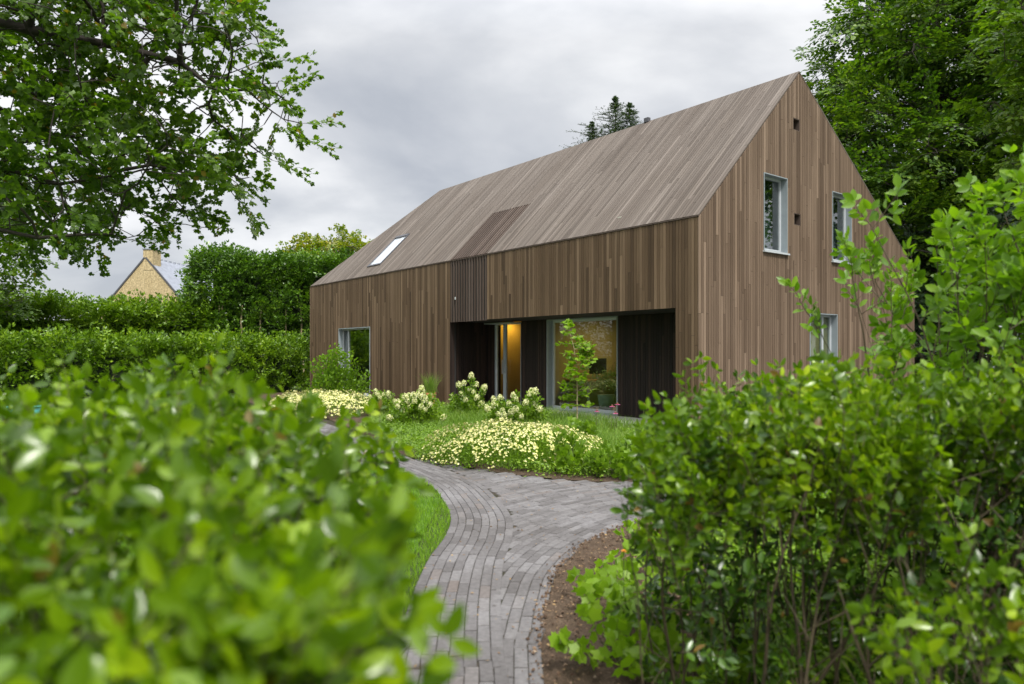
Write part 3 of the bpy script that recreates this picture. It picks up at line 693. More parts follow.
def bricks(curve, side, offs, inside, z, L=.215, W=.067, gap=.0035):
    """courses parallel to a curve; side +1 left of the travel direction, -1 right"""
    rows = []
    seg = np.diff(curve, axis=0); 
    tan = nrm(np.vstack([seg, seg[-1:]]) + np.vstack([seg[:1], seg])); nor = np.stack([-tan[:, 1], tan[:, 0]], 1) * side
    C = []; T = []
    for k in offs:
        c = curve + nor * (k + .5) * (W + gap)
        ok = np.ones(len(c), bool)
        d = np.linalg.norm(np.diff(c, axis=0), axis=1); s = np.concatenate([[0], np.cumsum(d)])
        ph = (k % 2) * .5 * L + random.uniform(-.02, .02) + (k % 3) * .03
        ss = np.arange(ph, s[-1], L + gap + .007); mid = ss + L / 2
        mid = mid[mid < s[-1]]
        x = np.interp(mid, s, c[:, 0]); y = np.interp(mid, s, c[:, 1])
        x2 = np.interp(mid + .03, s, c[:, 0]); y2 = np.interp(mid + .03, s, c[:, 1]); x1 = np.interp(mid - .03, s, c[:, 0]); y1 = np.interp(mid - .03, s, c[:, 1])
        C.append(np.stack([x, y], 1)); T.append(nrm(np.stack([x2 - x1, y2 - y1], 1)))
    C = np.vstack(C); T = np.vstack(T); k = inside(C); C, T = C[k], T[k]
    n = len(C); a = L / 2; b = W / 2; e = .0035
    Tn = np.stack([-T[:, 1], T[:, 0]], 1)
    tilt = rng.normal(0, .004, (n, 2)); dz = rng.normal(0, .001, n)
    V = []
    for (ax, bx_, zz) in [(a, b, -.04), (a, b, -e), (a - e, b - e, 0)]:
        for sx, sy in ((-1, -1), (1, -1), (1, 1), (-1, 1)):
            xy = C + T * (sx * ax) + Tn * (sy * bx_)
            V.append(np.concatenate([xy, (z + zz + dz + tilt[:, 0] * sx * ax + tilt[:, 1] * sy * bx_)[:, None]], 1))
    V = np.stack(V, 1)
    f = []
    for r in (0, 4):
        for i in range(4): j = (i + 1) % 4; f.append((r + i, r + j, r + 4 + j, r + 4 + i))
    f.append((8, 9, 10, 11)); f = np.array(f)
    F = (f[None] + (np.arange(n) * 12)[:, None, None]).reshape(-1, 4)
    return V.reshape(-1, 3), F
def dist_curve(P, curve):
    out = np.full(len(P), 1e9)
    for i in range(0, len(P), 2000):
        out[i:i + 2000] = np.sqrt(((P[i:i + 2000, None] - curve[None]) ** 2).sum(-1)).min(1)
    return out
dense = lambda c: np.stack([np.interp(np.linspace(0, len(c) - 1, len(c) * 5), np.arange(len(c)), c[:, k]) for k in (0, 1)], 1)
LEd = dense(LE); NB = 8
V1, F1 = bricks(LE, -1, range(NB), lambda C: in_poly(C, pathpoly) & (C[:, 1] < 20) & ((C[:, 1] > 4.6) | (C[:, 0] < .15 - .03)), .030)
V2, F2 = bricks(RE, 1, range(0, 125), lambda C: in_poly(C, pathpoly) & (dist_curve(C, LEd) > NB * .0705 - .026) & (C[:, 0] < 10), .027)
br = link_mesh('paved_path', np.vstack([V1, V2]), np.vstack([F1, F2 + len(V1)]), M['brick']); tag(br, kind='structure')

def soil_sheet(name, poly, cell, mat, z0=.03, amp=.02, seed=0.0):
    poly = np.asarray(poly)[:, :2]; x0, y0 = poly.min(0); x1, y1 = poly.max(0)
    nx, ny = int((x1 - x0) / cell) + 2, int((y1 - y0) / cell) + 2
    gx, gy = np.meshgrid(x0 + np.arange(nx) * cell, y0 + np.arange(ny) * cell, indexing='ij')
    P = np.stack([gx.ravel(), gy.ravel()], 1)
    ins = in_poly(P, poly)
    h = np.zeros(len(P)); ii = np.where(ins)[0]
    for i in ii:
        p = Vector((P[i, 0] * 2.2 + seed, P[i, 1] * 2.2, 0)); h[i] = mnoise.noise(p) * .7 + mnoise.noise(p * 6) * .35 + mnoise.noise(p * 17) * .2
    z = np.where(ins, z0 + .01 + amp * h, .0)
    ins2 = ins.reshape(nx, ny); F = []
    I = np.arange(nx * ny).reshape(nx, ny)
    m = ins2[:-1, :-1] & ins2[1:, :-1] & ins2[1:, 1:] & ins2[:-1, 1:]
    F = np.stack([I[:-1, :-1][m], I[1:, :-1][m], I[1:, 1:][m], I[:-1, 1:][m]], 1)
    used = np.unique(F); re = np.full(nx * ny, -1); re[used] = np.arange(len(used))
    V = np.concatenate([P, z[:, None]], 1)[used]
    return tag(link_mesh(name, V, re[F], mat, None, True), kind='structure')
house_front = [hw(-.02, 18.2)[:2], hw(-.02, 0)[:2]]
ue_part = UE[: np.argmin(np.abs(UE[:, 1] - 12.9) + (UE[:, 0] < 3) * 9) + 1]
bedpoly = np.vstack([ue_part, [house_front[1]], [house_front[0]], [(-9.5, 27)], [(-9.6, 22)]])
soil_sheet('planting_soil', bedpoly, .07, M['soil'], .012, .018)
re_part = RE[(RE[:, 0] < 9)]
rightpoly = np.vstack([re_part[re_part[:, 1] > -1.5] + np.array([-.035, .02]), [(9, -1.5)]])
soil_sheet('shrub_bed_soil', rightpoly, .022, M['soil'], .010, .036, 5.0)
lawnpoly = np.vstack([LE[LE[:, 1] > -2.5], [(-14, 24)], [(-22, 18)], [(-22, -2.5)]])
link = soil_sheet('lawn', lawnpoly, .25, M['lawn'], .012, .01, 9.0)

def blades(P, h, w, lean=.35, z=.02):
    n = len(P); a = rng.random(n) * TAU; hh = h * rng.uniform(.5, 1.15, n); ln = rng.normal(0, lean, (n, 2)) * hh[:, None]
    wx = np.stack([np.cos(a), np.sin(a)], 1) * w / 2
    b = np.concatenate([P[:, :2], np.full((n, 1), z) if P.shape[1] == 2 else P[:, 2:3]], 1)
    V = np.zeros((n, 5, 3)); V[:, 0] = b; V[:, 1] = b; V[:, 0, :2] -= wx; V[:, 1, :2] += wx
    md = b.copy(); md[:, :2] += ln * .35; md[:, 2] += hh * .6; V[:, 2] = md; V[:, 3] = md; V[:, 2, :2] += wx * .8; V[:, 3, :2] -= wx * .8
    V[:, 4] = b; V[:, 4, :2] += ln; V[:, 4, 2] += hh
    f = np.array([(0, 1, 2), (0, 2, 3), (3, 2, 4)]); F = (f[None] + (np.arange(n) * 5)[:, None, None]).reshape(-1, 3)
    return V.reshape(-1, 3), F
def rand_in(poly, n, box=None):
    poly = np.asarray(poly)[:, :2]; lo, hi = (poly.min(0), poly.max(0)) if box is None else box
    out = np.zeros((0, 2))
    for _ in range(60):
        P = rng.uniform(lo, hi, (n * 2, 2)); out = np.vstack([out, P[in_poly(P, poly)]])
        if len(out) >= n: break
    return out[:n]
near = rand_in(lawnpoly, 52000, (np.array([-3.2, 2.5]), np.array([-.5, 10.5])))
far = rand_in(lawnpoly, 22000, (np.array([-9, 7]), np.array([-1.5, 19])))
V1, F1 = blades(near, .055, .005); V2, F2 = blades(far, .07, .012)
tag(link_mesh('lawn_grass', np.vstack([V1, V2]), np.vstack([F1, F2 + len(V1)]), M['grass']), 'short bright green lawn grass beside the curved path', 'grass', kind='stuff')
# tall meadowy grass in the bed
bb = rand_in(bedpoly, 42000, (np.array([-3.2, 8.3]), np.array([3.4, 18])))
f = np.array([mnoise.noise(Vector((p[0] * .9, p[1] * .9, 3.3))) for p in bb])
dU = dist_curve(bb, dense(UE))
k = (f > -.35) & (dU > .28 + .1 * rng.random(len(bb)))
bb = bb[k]; hgt = .09 + np.clip((dU[k] - .3) * .10, 0, .22)
V1, F1 = blades(bb, hgt, .009, .45, .03)
tag(link_mesh('bed_grass', V1, F1, M['tallgrass']), 'loose tall green grass filling the planting bed by the house', 'grass', kind='stuff')
# low ground cover, edge of the bed and shrub bed
def cover(name, label, pts, size, mat, tpl=LEAF_S, h=.10, z0=.03, n_each=9, spread=.07):
    P = np.repeat(pts, n_each, 0); n = len(P); P = P + rng.normal(0, spread, P.shape)
    z = z0 + h * rng.random(n) ** .8; a = rng.random(n) * TAU; e = rng.uniform(-.2, .7, n)
    D_ = np.stack([np.cos(a) * np.cos(e), np.sin(a) * np.cos(e), np.sin(e)], 1)
    V, F = place_leaves(tpl, np.concatenate([P, z[:, None]], 1), D_, nrm(np.array([0, 0, 1.]) + rng.normal(0, .4, (n, 3))), size * rng.uniform(.6, 1.3, n))
    return tag(link_mesh(name, V, F, mat), label, 'ground cover', kind='stuff')
p1 = rand_in(bedpoly, 5200, (np.array([-3, 8.3]), np.array([3.4, 15]))); d1_ = dist_curve(p1, dense(UE)); p1 = p1[(d1_ > .05 + .1 * rng.random(len(p1))) & (d1_ < 1.4) & ((np.array([mnoise.noise(Vector((p[0] * 1.5, p[1] * 1.5, 8))) for p in p1]) > -.1) | (p1[:, 0] < -.6))]
cover('ground_cover', 'low bright leafy ground cover along the bed edge', p1, .05, M['herb'], h=.14)
p2 = rand_in(rightpoly, 7000, (np.array([.5, 3.0]), np.array([8, 9.5]))); p2 = np.vstack([p2, rand_in(rightpoly, 3500, (np.array([.8, 2.4]), np.array([4.2, 6.5])))]); p2 = p2[p2[:, 0] > .95 + .30 * np.abs(p2[:, 1] - 3.2)]
cover('ground_cover', 'bright green ground cover seen between the right hand shrub stems', p2, .06, M['limemaple'], h=.28, n_each=12)

# soil crumbs beside the path
cp = rand_in(rightpoly, 5200, (np.array([.1, 2.8]), np.array([2.0, 7.2]))); ce = rand_in(pathpoly, 9000, (np.array([.0, 2.8]), np.array([2.6, 7.6]))); ce = ce[dist_curve(ce, dense(RE)) < .02 + .10 * rng.random(len(ce)) ** 3]; cp = np.vstack([cp, ce]); n = len(cp)
OCT = T_([(1, 0, 0), (0, 1, 0), (-.8, .1, 0), (0, -1, .1), (.1, 0, .8), (0, 0, -.5)], [(0, 1, 4), (1, 2, 4), (2, 3, 4), (3, 0, 4), (1, 0, 5), (2, 1, 5), (3, 2, 5), (0, 3, 5)])
a = rng.random(n) * TAU
V, F = place_leaves(OCT, np.concatenate([cp, np.full((n, 1), .030) + rng.random((n, 1)) * .012], 1), np.stack([np.cos(a), np.sin(a), rng.normal(0, .3, n)], 1), nrm(np.array([0, 0, 1.]) + rng.normal(0, .4, (n, 3))), .003 + .012 * rng.random(n) ** 2.5)
tag(link_mesh('soil_crumbs', V, F, M['crumb']), 'loose brown soil crumbs along the right path edge', 'soil crumbs', kind='stuff')
# loose litter on path and soil
lp = np.vstack([rand_in(rightpoly, 900, (np.array([.1, 3.0]), np.array([1.6, 6.5]))), rand_in(pathpoly, 420, (np.array([-.7, 3.0]), np.array([4, 10])))])
n = len(lp); a = rng.random(n) * TAU
V, F = place_leaves(LEAF_S, np.concatenate([lp, np.where(np.arange(n)[:, None] < 900, .05, .036)], 1), np.stack([np.cos(a), np.sin(a), rng.normal(0, .2, n)], 1), nrm(np.array([0, 0, 1.]) + rng.normal(0, .35, (n, 3))), rng.uniform(.008, .03, n))
tag(link_mesh('leaf_litter', V, F, M['litter']), 'dry brown leaf crumbs lying on soil and paving', 'leaf litter', kind='stuff')

# ------------------------------------------------------------------ small bushes and flowers of the bed
def bush(name, label, loc, r, h, sprays, tpl, lm, bm, n=60, group=None, zlow=.15, cat='shrub', upness=.8, scale=(.7, 1.2), stems=10):
    root = empty(name, loc, 0, label, cat, group)
    v = nrm(rng.normal(0, 1, (n, 3))); v[:, 2] = np.abs(v[:, 2])
    k = rng.uniform(.35, .95, (n, 1)); P = v * k * np.array([r, r, h]) * .85; P[:, 2] = np.maximum(P[:, 2], zlow * h * rng.random(n)) * .9
    Dd = nrm(nrm(v) + np.array([0, 0, upness])); Nn = nrm(v + rng.normal(0, .3, v.shape) + np.array([0, 0, .3]))
    V, F, (a, b, c, d) = instance_sprays(sprays, tpl, P, Dd, Nn, rng.uniform(*scale, n))
    link_mesh('foliage', V, F, lm, root, True)
    sel = rng.choice(n, min(n, stems * 3), replace=False)
    base = rng.normal(0, r * .12, (len(sel), 3)); base[:, 2] = 0
    midp = base * .5 + P[sel] * .5 + np.array([0, 0, .12 * h])
    E0 = np.vstack([base, midp]); E1 = np.vstack([midp, P[sel]]); R = np.concatenate([np.full(len(sel), .006), np.full(len(sel), .0045)])
    V1, F1 = edge_tubes(E0, E1, R, R * .75, 4); V2, F2 = edge_tubes(a, b, c, d, 3); q = lambda F: np.concatenate([F[:, [0, 1, 2]], F[:, [0, 2, 3]]])
    link_mesh('stem', np.vstack([V1, V2]), np.vstack([q(F1), q(F2) + len(V1)]), bm, root, True)
    return root, P, Dd
SP_h = [Spray(L=.26, side=.14, dside=.05, dleaf=.032, leaf=.08, jit=.8, opposite=True, up=.1) for _ in range(4)]
# hydrangea flower head: a cone of small florets
def head_mesh():
    n = 110; t = rng.random(n); a = rng.random(n) * TAU; z = t * .105 - .02; r = .052 * np.sqrt(np.clip(1 - (t * .93) ** 1.6, 0, 1)) + .006
    P = np.stack([r * np.cos(a), r * np.sin(a), z], 1); Nn = nrm(np.stack([np.cos(a), np.sin(a), .2 + t], 1)); Dd = nrm(np.cross(Nn, rng.normal(0, 1, (n, 3))))
    return place_leaves(PETAL, P, Dd, Nn, rng.uniform(.024, .036, n))
hv = [head_mesh() for _ in range(3)]
hm = None
def hydrangea(loc, r, h, n, nheads, label):
    root, P, Dd = bush('hydrangea', label, loc, r, h, SP_h, LEAF_B if False else LEAF_S, M['hydr'], M['stem_green'], n, 'hydrangeas in the bed', .1)
    order = np.argsort(-(P[:, 2] * 1.0 - P[:, 1] * .6 + rng.normal(0, .12, n)))[:nheads]
    global hm
    if hm is None: 
        hm = []
        for V, F in hv:
            o = link_mesh('flower_head', V, F, M['cream']); hm.append(o.data); bpy.data.objects.remove(o)
    for i in order:
        o = bpy.data.objects.new('flower_head', random.choice(hm)); COL.objects.link(o); o.parent = root
        d = Vector(Dd[i]); o.location = Vector(P[i]) + d * .27; o.rotation_euler = d.to_track_quat('Z', 'Y').to_euler()
        s = random.uniform(.7, 1.15); o.scale = (s, s, s)
    return root
hydrangea((-1.95, 14.6, .03), .62, .70, 85, 26, 'low hydrangea with cream heads in front of the terracotta pot')
hydrangea((-.98, 16.2, .03), .52, .98, 70, 14, 'middle hydrangea with few cream heads before the dark recess wall')
hydrangea((.10, 13.6, .03), .62, .95, 95, 24, 'tall full hydrangea with cream heads left of the white window jamb')
hydrangea((-3.1, 17.2, .03), .45, .5, 45, 9, 'small hydrangea at the left by the flower carpet')

def mound(name, label, c, rx, ry, h, nl, nf, fs):
    root = empty(name, (c[0], c[1], .03), 0, label, 'flowers', 'pale yellow flower mounds')
    def surf(n, lift):
        a = rng.random(n) * TAU; q = np.sqrt(rng.random(n)); x = q * rx * np.cos(a) * (1 + .12 * np.sin(3 * a)); y = q * ry * np.sin(a)
        bump = np.array([mnoise.noise(Vector((x_ * 2.5 + c[0], y_ * 2.5, 1))) for x_, y_ in zip(x, y)])
        z = h * np.sqrt(np.clip(1 - q ** 2, 0, 1)) * (1 + .25 * bump) * lift
        return np.stack([x, y, z], 1), nrm(np.stack([x / rx, y / ry, np.full(n, .9)], 1))
    lift = rng.random(nl) ** .5
    P, Nn = surf(nl, lift); V, F = place_leaves(LEAF_S, P, nrm(Nn + rng.normal(0, .6, P.shape)), nrm(rng.normal(0, 1, P.shape)), rng.uniform(.02, .05, nl)); link_mesh('foliage', V, F, M['herb'], root, True)
    P, Nn = surf(nf, .86 + .24 * rng.random(nf)); kp = np.array([mnoise.noise(Vector((p_[0] * 4 + c[0], p_[1] * 4, 2))) for p_ in P]) > -.35 + .9 * (np.hypot(P[:, 0] / rx, P[:, 1] / ry) - .7).clip(0); P, Nn = P[kp], Nn[kp]; n = len(P)
    # each blossom: five petals
    Pp = np.repeat(P + Nn * .02, 5, 0); Nq = np.repeat(nrm(Nn + rng.normal(0, .35, Nn.shape)), 5, 0)
    ref = nrm(np.cross(Nq, np.array([.3, .8, .1]))); r2 = np.cross(Nq, ref); ang = np.tile(np.arange(5) * TAU / 5, n)[:, None]
    Dd = ref * np.cos(ang) + r2 * np.sin(ang)
    V, F = place_leaves(PETAL, Pp, Dd, Nq, np.repeat(fs * rng.uniform(.6, 1.3, n), 5)); o = link_mesh('blossoms', V, F, M['yellowflower'], root); o['kind'] = 'stuff'
    return root
mound('flower_mound', 'large mound of pale yellow flowers at the bend of the path', (.03, 10.05), 1.36, .95, .50, 15000, 3900, .0175)
mound('flower_mound', 'pale yellow flower carpet below the far left window', (-4.75, 17.6), 1.55, 1.5, .52, 9000, 3600, .026)
# young maple
def stem_pts(b, t, n, wob=.02):
    b, t = np.array(b, float), np.array(t, float)
    return [tuple(b + (t - b) * i / n + rng.normal(0, wob, 3) * (0 < i < n) + np.array([0, 0, 0])) for i in range(n + 1)]
SP_ym = [Spray(L=.24, side=.0, dleaf=.045, leaf=.085, jit=.6, opposite=True, up=.15, start=.1, droop=.3) for _ in range(3)]
def young_maple():
    b = np.array([1.30, 14.2, .03]); root = empty('young_maple', tuple(b), 0, 'slender young maple with lime leaves in front of the big glazing', 'tree')
    S = np.array([(0, 0, 0), (.0, 0, .6), (.0, .02, 1.2), (-.07, .02, 1.65), (-.16, 0, 1.95), (-.34, 0, 2.12)])
    V, F = edge_tubes(S[:-1], S[1:], [.016, .013, .011, .008, .006], [.013, .011, .008, .006, .003], 6); VT, FT = V, F
    P = []; Dd = []
    for z in np.linspace(.45, 2.1, 17):
        x = np.interp(z, S[:, 2], S[:, 0])
        for k in range(3 if z < 1.7 else 2):
            a = rng.random() * TAU; P.append((x, 0, z)); Dd.append((math.cos(a), math.sin(a) * .8, .25))
    for k in range(9): P.append((.02, 0, 1.3 + .05 * k)); Dd.append((1, rng.normal(0, .5), .1))
    V, F, (a, b_, c, d) = instance_sprays(SP_ym, LEAF_M, P, Dd, np.tile([0, 0, 1.], (len(P), 1)), rng.uniform(.7, 1.5, len(P)))
    link_mesh('crown', V, F, M['limemaple'], root, True)
    V, F = edge_tubes(a, b_, c, d, 6); link_mesh('trunk', np.vstack([VT, V]), np.vstack([FT, F + len(VT)]), M['bark_pale'], root, True)
young_maple()
SP_f = [Spray(L=.4, side=.22, dside=.08, dleaf=.05, leaf=.085, jit=.7, opposite=False, up=.1, droop=.25) for _ in range(4)]
bush('shrub', 'airy light green shrub in front of the far left window', (-5.3, 21.6, .03), .85, 2.0, SP_f, LEAF_B, M['lilac'], M['stem_green'], 190, None, .05, upness=.9, scale=(.7, 1.3), stems=9)
# leafy perennials on the right of the bed
SP_p = [Spray(L=.22, side=.0, dleaf=.03, leaf=.09, jit=.5, opposite=True, up=.2, start=.1) for _ in range(3)]
plants = [((1.25, 8.75), 'leafy light green perennial at the bed corner nearest the path fork'), ((1.75, 9.3), 'leafy perennial with upright stems behind the bed corner'), ((.75, 9.05), 'small leafy perennial beside the big flower mound'),
          ((1.9, 10.4), 'leafy perennial halfway between bed corner and house'), ((2.4, 11.2), 'leafy perennial near the dark recess end wall'), ((1.1, 11.4), 'broad leaved perennial behind the big flower mound')]
for (x, y), lb in plants:
    bush('perennial', lb, (x, y, .03), random.uniform(.2, .3), random.uniform(.3, .5), SP_p, LEAF_B, M['herb'], M['stem_green'], 22, 'leafy perennials in the bed', .05, 'plant', 1.2, (.6, 1.1), 5)
# coneflowers
cone = [((1.53, 13.0), .45, 'pink coneflower standing apart at the left of the group'), ((1.81, 13.0), .54, 'pink coneflower in the middle of the group'), ((1.92, 13.1), .57, 'tallest pink coneflower of the group before the dark wall'),
        ((1.84, 12.8), .43, 'short pink coneflower in front of the tallest one'), ((2.39, 13.0), .57, 'pink coneflower at the right end of the group')]
for (x, y), h, lb in cone:
    r = empty('coneflower', (x, y, .03), 0, lb, 'flower', 'pink coneflowers in the bed')
    V, F = edge_tubes([(0, 0, 0)], [(.02, 0, h)], [.005], [.004], 5); link_mesh('stem', V, F, M['stem_green'], r)
    n = 14; a = np.arange(n) * TAU / n; V, F = place_leaves(PETAL, np.tile([.02, 0, h], (n, 1)), np.stack([np.cos(a), np.sin(a), np.full(n, -.25)], 1), np.tile([0, 0, 1.], (n, 1)), np.full(n, .055)); link_mesh('petals', V, F, M['pink'], r)
    b = MB(); b.lathe([(.0, .03), (.015, .027), (.022, .01), (.02, -.005), (0, -.008)], (.02, 0, h), 10); b.build('seed_head', M['seed'], r, True)
# terracotta pot with lavender at the recess corner
px, py, _ = hw(-.33, 8.75)
pt = empty('flower_pot', (px, py, .03), 0, 'square orange terracotta pot with wispy plant at the recess corner', 'pot')
b = MB(); 
for (w0, w1, z0, z1) in ((.11, .14, 0, .36), (.15, .15, .36, .40)):
    V = [(sx * w, sy * w, z) for (w, z) in ((w0, z0), (w1, z1)) for sx, sy in ((-1, -1), (1, -1), (1, 1), (-1, 1))]
    b.add(V, [(0, 3, 2, 1), (4, 5, 6, 7), (0, 1, 5, 4), (1, 2, 6, 5), (2, 3, 7, 6), (3, 0, 4, 7)])
b.build('pot', M['terracotta'], pt)
P = np.concatenate([rng.normal(0, .07, (260, 2)), np.full((260, 1), .39)], 1); V, F = blades(P, .55, .008, .38); link_mesh('foliage', V, F, M['tallgrass'], pt)
# pots in the study window
SP_v = [Spray(L=.3, side=.15, dside=.06, dleaf=.03, leaf=.06, jit=.9, up=0, droop=.5) for _ in range(3)]
def potted(x, y, r, h, mat, lb, z=.09):
    w = hw(x, y, z); t = empty('potted_plant', w, 0, lb, 'potted plant')
    b = MB(); b.lathe([(0, 0), (r * .7, 0), (r, h), (r * .92, h), (r * .9, h - .04), (0, h - .04)]); b.build('pot', M['pot_grey'], t, True)
    n = 60; v = nrm(rng.normal(0, 1, (n, 3))); v[:, 2] = np.abs(v[:, 2]) * .8; Pp = v * .25 + np.array([0, 0, h + .05])
    V, F, e = instance_sprays(SP_v, LEAF_S, Pp, nrm(v + np.array([0, 0, .3])), v, rng.uniform(.7, 1.2, n)); link_mesh('foliage', V, F, mat, t, True)
potted(1.95, 4.25, .22, .42, M['variegated'], 'grey pot with variegated plant behind the big glazing')
potted(2.1, 3.55, .2, .75, M['hydr'], 'tall pot with green plant at the right end of the glazing')

# ------------------------------------------------------------------ hedges behind, left of the house
SP_l = [Spray(L=.50, side=.3, dside=.09, dleaf=.055, leaf=.15, jit=.8, up=.25, opposite=False) for _ in range(5)]
SP_hd = [Spray(L=.36, side=.22, dside=.07, dleaf=.045, leaf=.13, jit=.9, up=.3, opposite=False) for _ in range(5)]
def hedge(name, label, a, b, width, h, sprays, mat, dens, zlow=0.0, seed=0.0, wob=.35, trunks=0, core=True, group=None, scale=(.6, 1.6)):
    a = np.array(a, float); b = np.array(b, float); L = np.linalg.norm(b - a); u = (b - a) / L; n = np.array([u[1], -u[0]])   # n towards the camera
    if n[1] > 0: n = -n
    root = empty(name, (a[0], a[1], 0), 0, label, 'hedge', group)
    def surf(s, t, side):    # side face / top
        f = mnoise.noise(Vector((s * .55 + seed, t * .7, side))) * wob + mnoise.noise(Vector((s * 1.7 + seed, t * 1.7, side + 4))) * wob * .5
        return f
    P = []; Dd = []
    nf = int(L * (h - zlow) * dens)
    for _ in range(nf):
        s = rng.random() * L; t = zlow + rng.random() * (h - zlow); f = surf(s, t, 0); dep = rng.random() ** 1.3 * .4 + max(0, -mnoise.noise(Vector((s * 1.3 + seed, t * 1.3, 11)))) * .7
        q = u * s + n * (width / 2 + f - dep); P.append((q[0], q[1], t)); Dd.append((n[0] * .8, n[1] * .8, .7))
    nt2 = int(L * width * dens * 1.4)
    for _ in range(nt2):
        s = rng.random() * L; w = (rng.random() - .5) * width; f = surf(s, w, 7); q = u * s + n * w
        P.append((q[0], q[1], h + f * .8 - rng.random() ** 1.3 * .85)); Dd.append((n[0] * .25, n[1] * .25, 1))
    for e, sg in ((0, -1), (L, 1)):
        for _ in range(int(width * (h - zlow) * dens)):
            w = (rng.random() - .5) * width; t = zlow + rng.random() * (h - zlow); q = u * (e + sg * surf(w, t, 2)) + n * w; P.append((q[0], q[1], t)); Dd.append((u[0] * sg, u[1] * sg, .7))
    P = np.array(P); Dd = nrm(np.array(Dd) + rng.normal(0, .45, (len(P), 3))); Nn = nrm(np.array([n[0] * .5, n[1] * .5, 1.]) + rng.normal(0, .5, (len(P), 3)))
    V, F, (e0, e1, r0, r1) = instance_sprays(sprays, LEAF_S, P, Dd, Nn, rng.uniform(*scale, len(P)))
    link_mesh('foliage', V, F, mat, root, True)
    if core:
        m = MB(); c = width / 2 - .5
        p = [u * .5 + n * c, u * (L - .5) + n * c, u * (L - .5) - n * c, u * .5 - n * c]; m.prism([tuple(x) for x in p], max(zlow, .0), h - .5); m.build('branches', M['hedgecore'], root)  # solid dark block filling the hedge inside, no separate branches
    for i in range(trunks):
        s = (i + .5) / trunks * L + rng.uniform(-.3, .3); q = u * s + n * (width / 2 - .05)
        pts = stem_pts((q[0], q[1], 0), (q[0] + rng.uniform(-.2, .2), q[1], zlow + 1.9), 5, .04)
        V, F = edge_tubes(pts[:-1], pts[1:], [.06, .055, .05, .045, .04], [.055, .05, .045, .04, .03], 7); link_mesh('trunk', V, F, M['bark_pale'], root, True)
    return root
hedge('laurel_hedge', 'low dense hedge running up to the house corner', (-19, 20.5), (-8.4, 28.3), 1.6, 1.88, SP_hd, M['hedge'], 36, 0, 1.0, .5)
hedge('laurel_hedge', 'long clipped hedge below the distant house roof', (-27, 27.5), (-13.2, 31.5), 1.8, 3.38, SP_l, M['hedge'], 28, 0.3, 5.0, .4)
hedge('laurel_hedge', 'tall dark laurel hedge with bare pale trunks beside the house', (-13.75, 31.5), (-6.0, 34.5), 2.2, 5.6, SP_l, M['laurel'], 30, 1.7, 9.0, .45, trunks=11)
hedge('laurel_hedge', 'dark hedge closing the garden behind the tall trunks', (-15, 33.8), (-5, 37), 1.4, 4.2, SP_l, M['darktree'], 12, 0, 3.0, .3)

# ------------------------------------------------------------------ trees
SP_m = [Spray(L=.60, side=.34, dside=.10, dleaf=.05, leaf=.070, jit=.8, opposite=True, up=0, droop=.35, flat=.6) for _ in range(6)]
SP_b = [Spray(L=.95, side=.60, dside=.095, dleaf=.06, leaf=.17, jit=.35, opposite=False, up=.05, droop=.25) for _ in range(6)]
SP_b2 = [Spray(L=.8, side=.50, dside=.10, dleaf=.065, leaf=.16, jit=.6, opposite=False, up=.05, droop=.3) for _ in range(5)]
def pxw(px, py, Y): return ((px - 512) / 712 * Y, Y, 1.56 - (py - 352) / 712 * Y)
# the overhanging maple
env = [(-120, -330), (180, -330), (245, -120), (258, 0), (262, 25), (285, 45), (298, 78), (322, 124), (300, 140), (285, 120), (262, 128), (268, 158), (240, 172), (256, 188), (238, 204), (196, 188), (190, 215), (166, 232), (136, 262), (118, 236), (60, 250), (16, 238), (-60, 225), (-120, 220)]
env = [(p[0] - 8 if p[0] < 200 else 192 + (p[0] - 200) * .88, p[1] - 4) for p in env]
q = rng.uniform((-120, -330), (325, 265), (6500, 2)); q = q[in_poly(q, env)]
hole = ((q[:, 0] - 92) / 30) ** 2 + ((q[:, 1] - 160) / 17) ** 2 < 1
hole |= ((q[:, 0] - 226) / 34) ** 2 + ((q[:, 1] - 92) / 20) ** 2 < rng.random(len(q)) * 1.2
hole |= ((q[:, 0] - 185) / 22) ** 2 + ((q[:, 1] - 165) / 16) ** 2 < 1
hole |= (q[:, 0] < 70) & (np.abs(q[:, 1] - 232 + q[:, 0] * .1) < 12) & (rng.random(len(q)) < .7)
q = q[~hole]
u_ = np.clip(q[:, 0] / 320, 0, 1); Yq = 9 + (rng.random(len(q)) - .5) * (1.4 + 3.6 * (1 - u_))
att = np.array([((x - 512) / 712 * 9, y2, 1.56 - (y - 352) / 712 * 9) for (x, y), y2 in zip(q, Yq)])
att = clumpy(att, .9, -.24, 3.0)
trunk = [(-9.6, 9.6, 0), (-9.5, 9.5, 1.2), (-9.35, 9.45, 2.4), (-9.2, 9.4, 3.4), (-9.0, 9.4, 4.6), (-8.8, 9.4, 6.0), (-8.6, 9.4, 7.5)]
def limb(*pts): return [pxw(*p) for p in pts]
limbs = [(2, limb((-60, 215, 8.6), (0, 230, 8.5), (38, 238, 8.4), (75, 235, 8.4), (112, 234, 8.5))),
         (3, limb((-60, 160, 9), (0, 168, 9), (60, 184, 9), (112, 176, 9))),
         (3, limb((-60, 145, 10), (0, 146, 10), (50, 137, 10), (106, 135, 10))),
         (4, limb((-50, 110, 9.4), (10, 112, 9.3), (50, 133, 9.2), (85, 155, 9.2), (112, 172, 9.2), (150, 165, 9.2))),
         (4, limb((-40, 80, 10.5), (30, 98, 10.4), (80, 88, 10.3), (140, 70, 10))),
         (5, limb((-40, 10, 9), (30, 30, 9), (110, 45, 9), (180, 62, 9), (215, 90, 9)))]
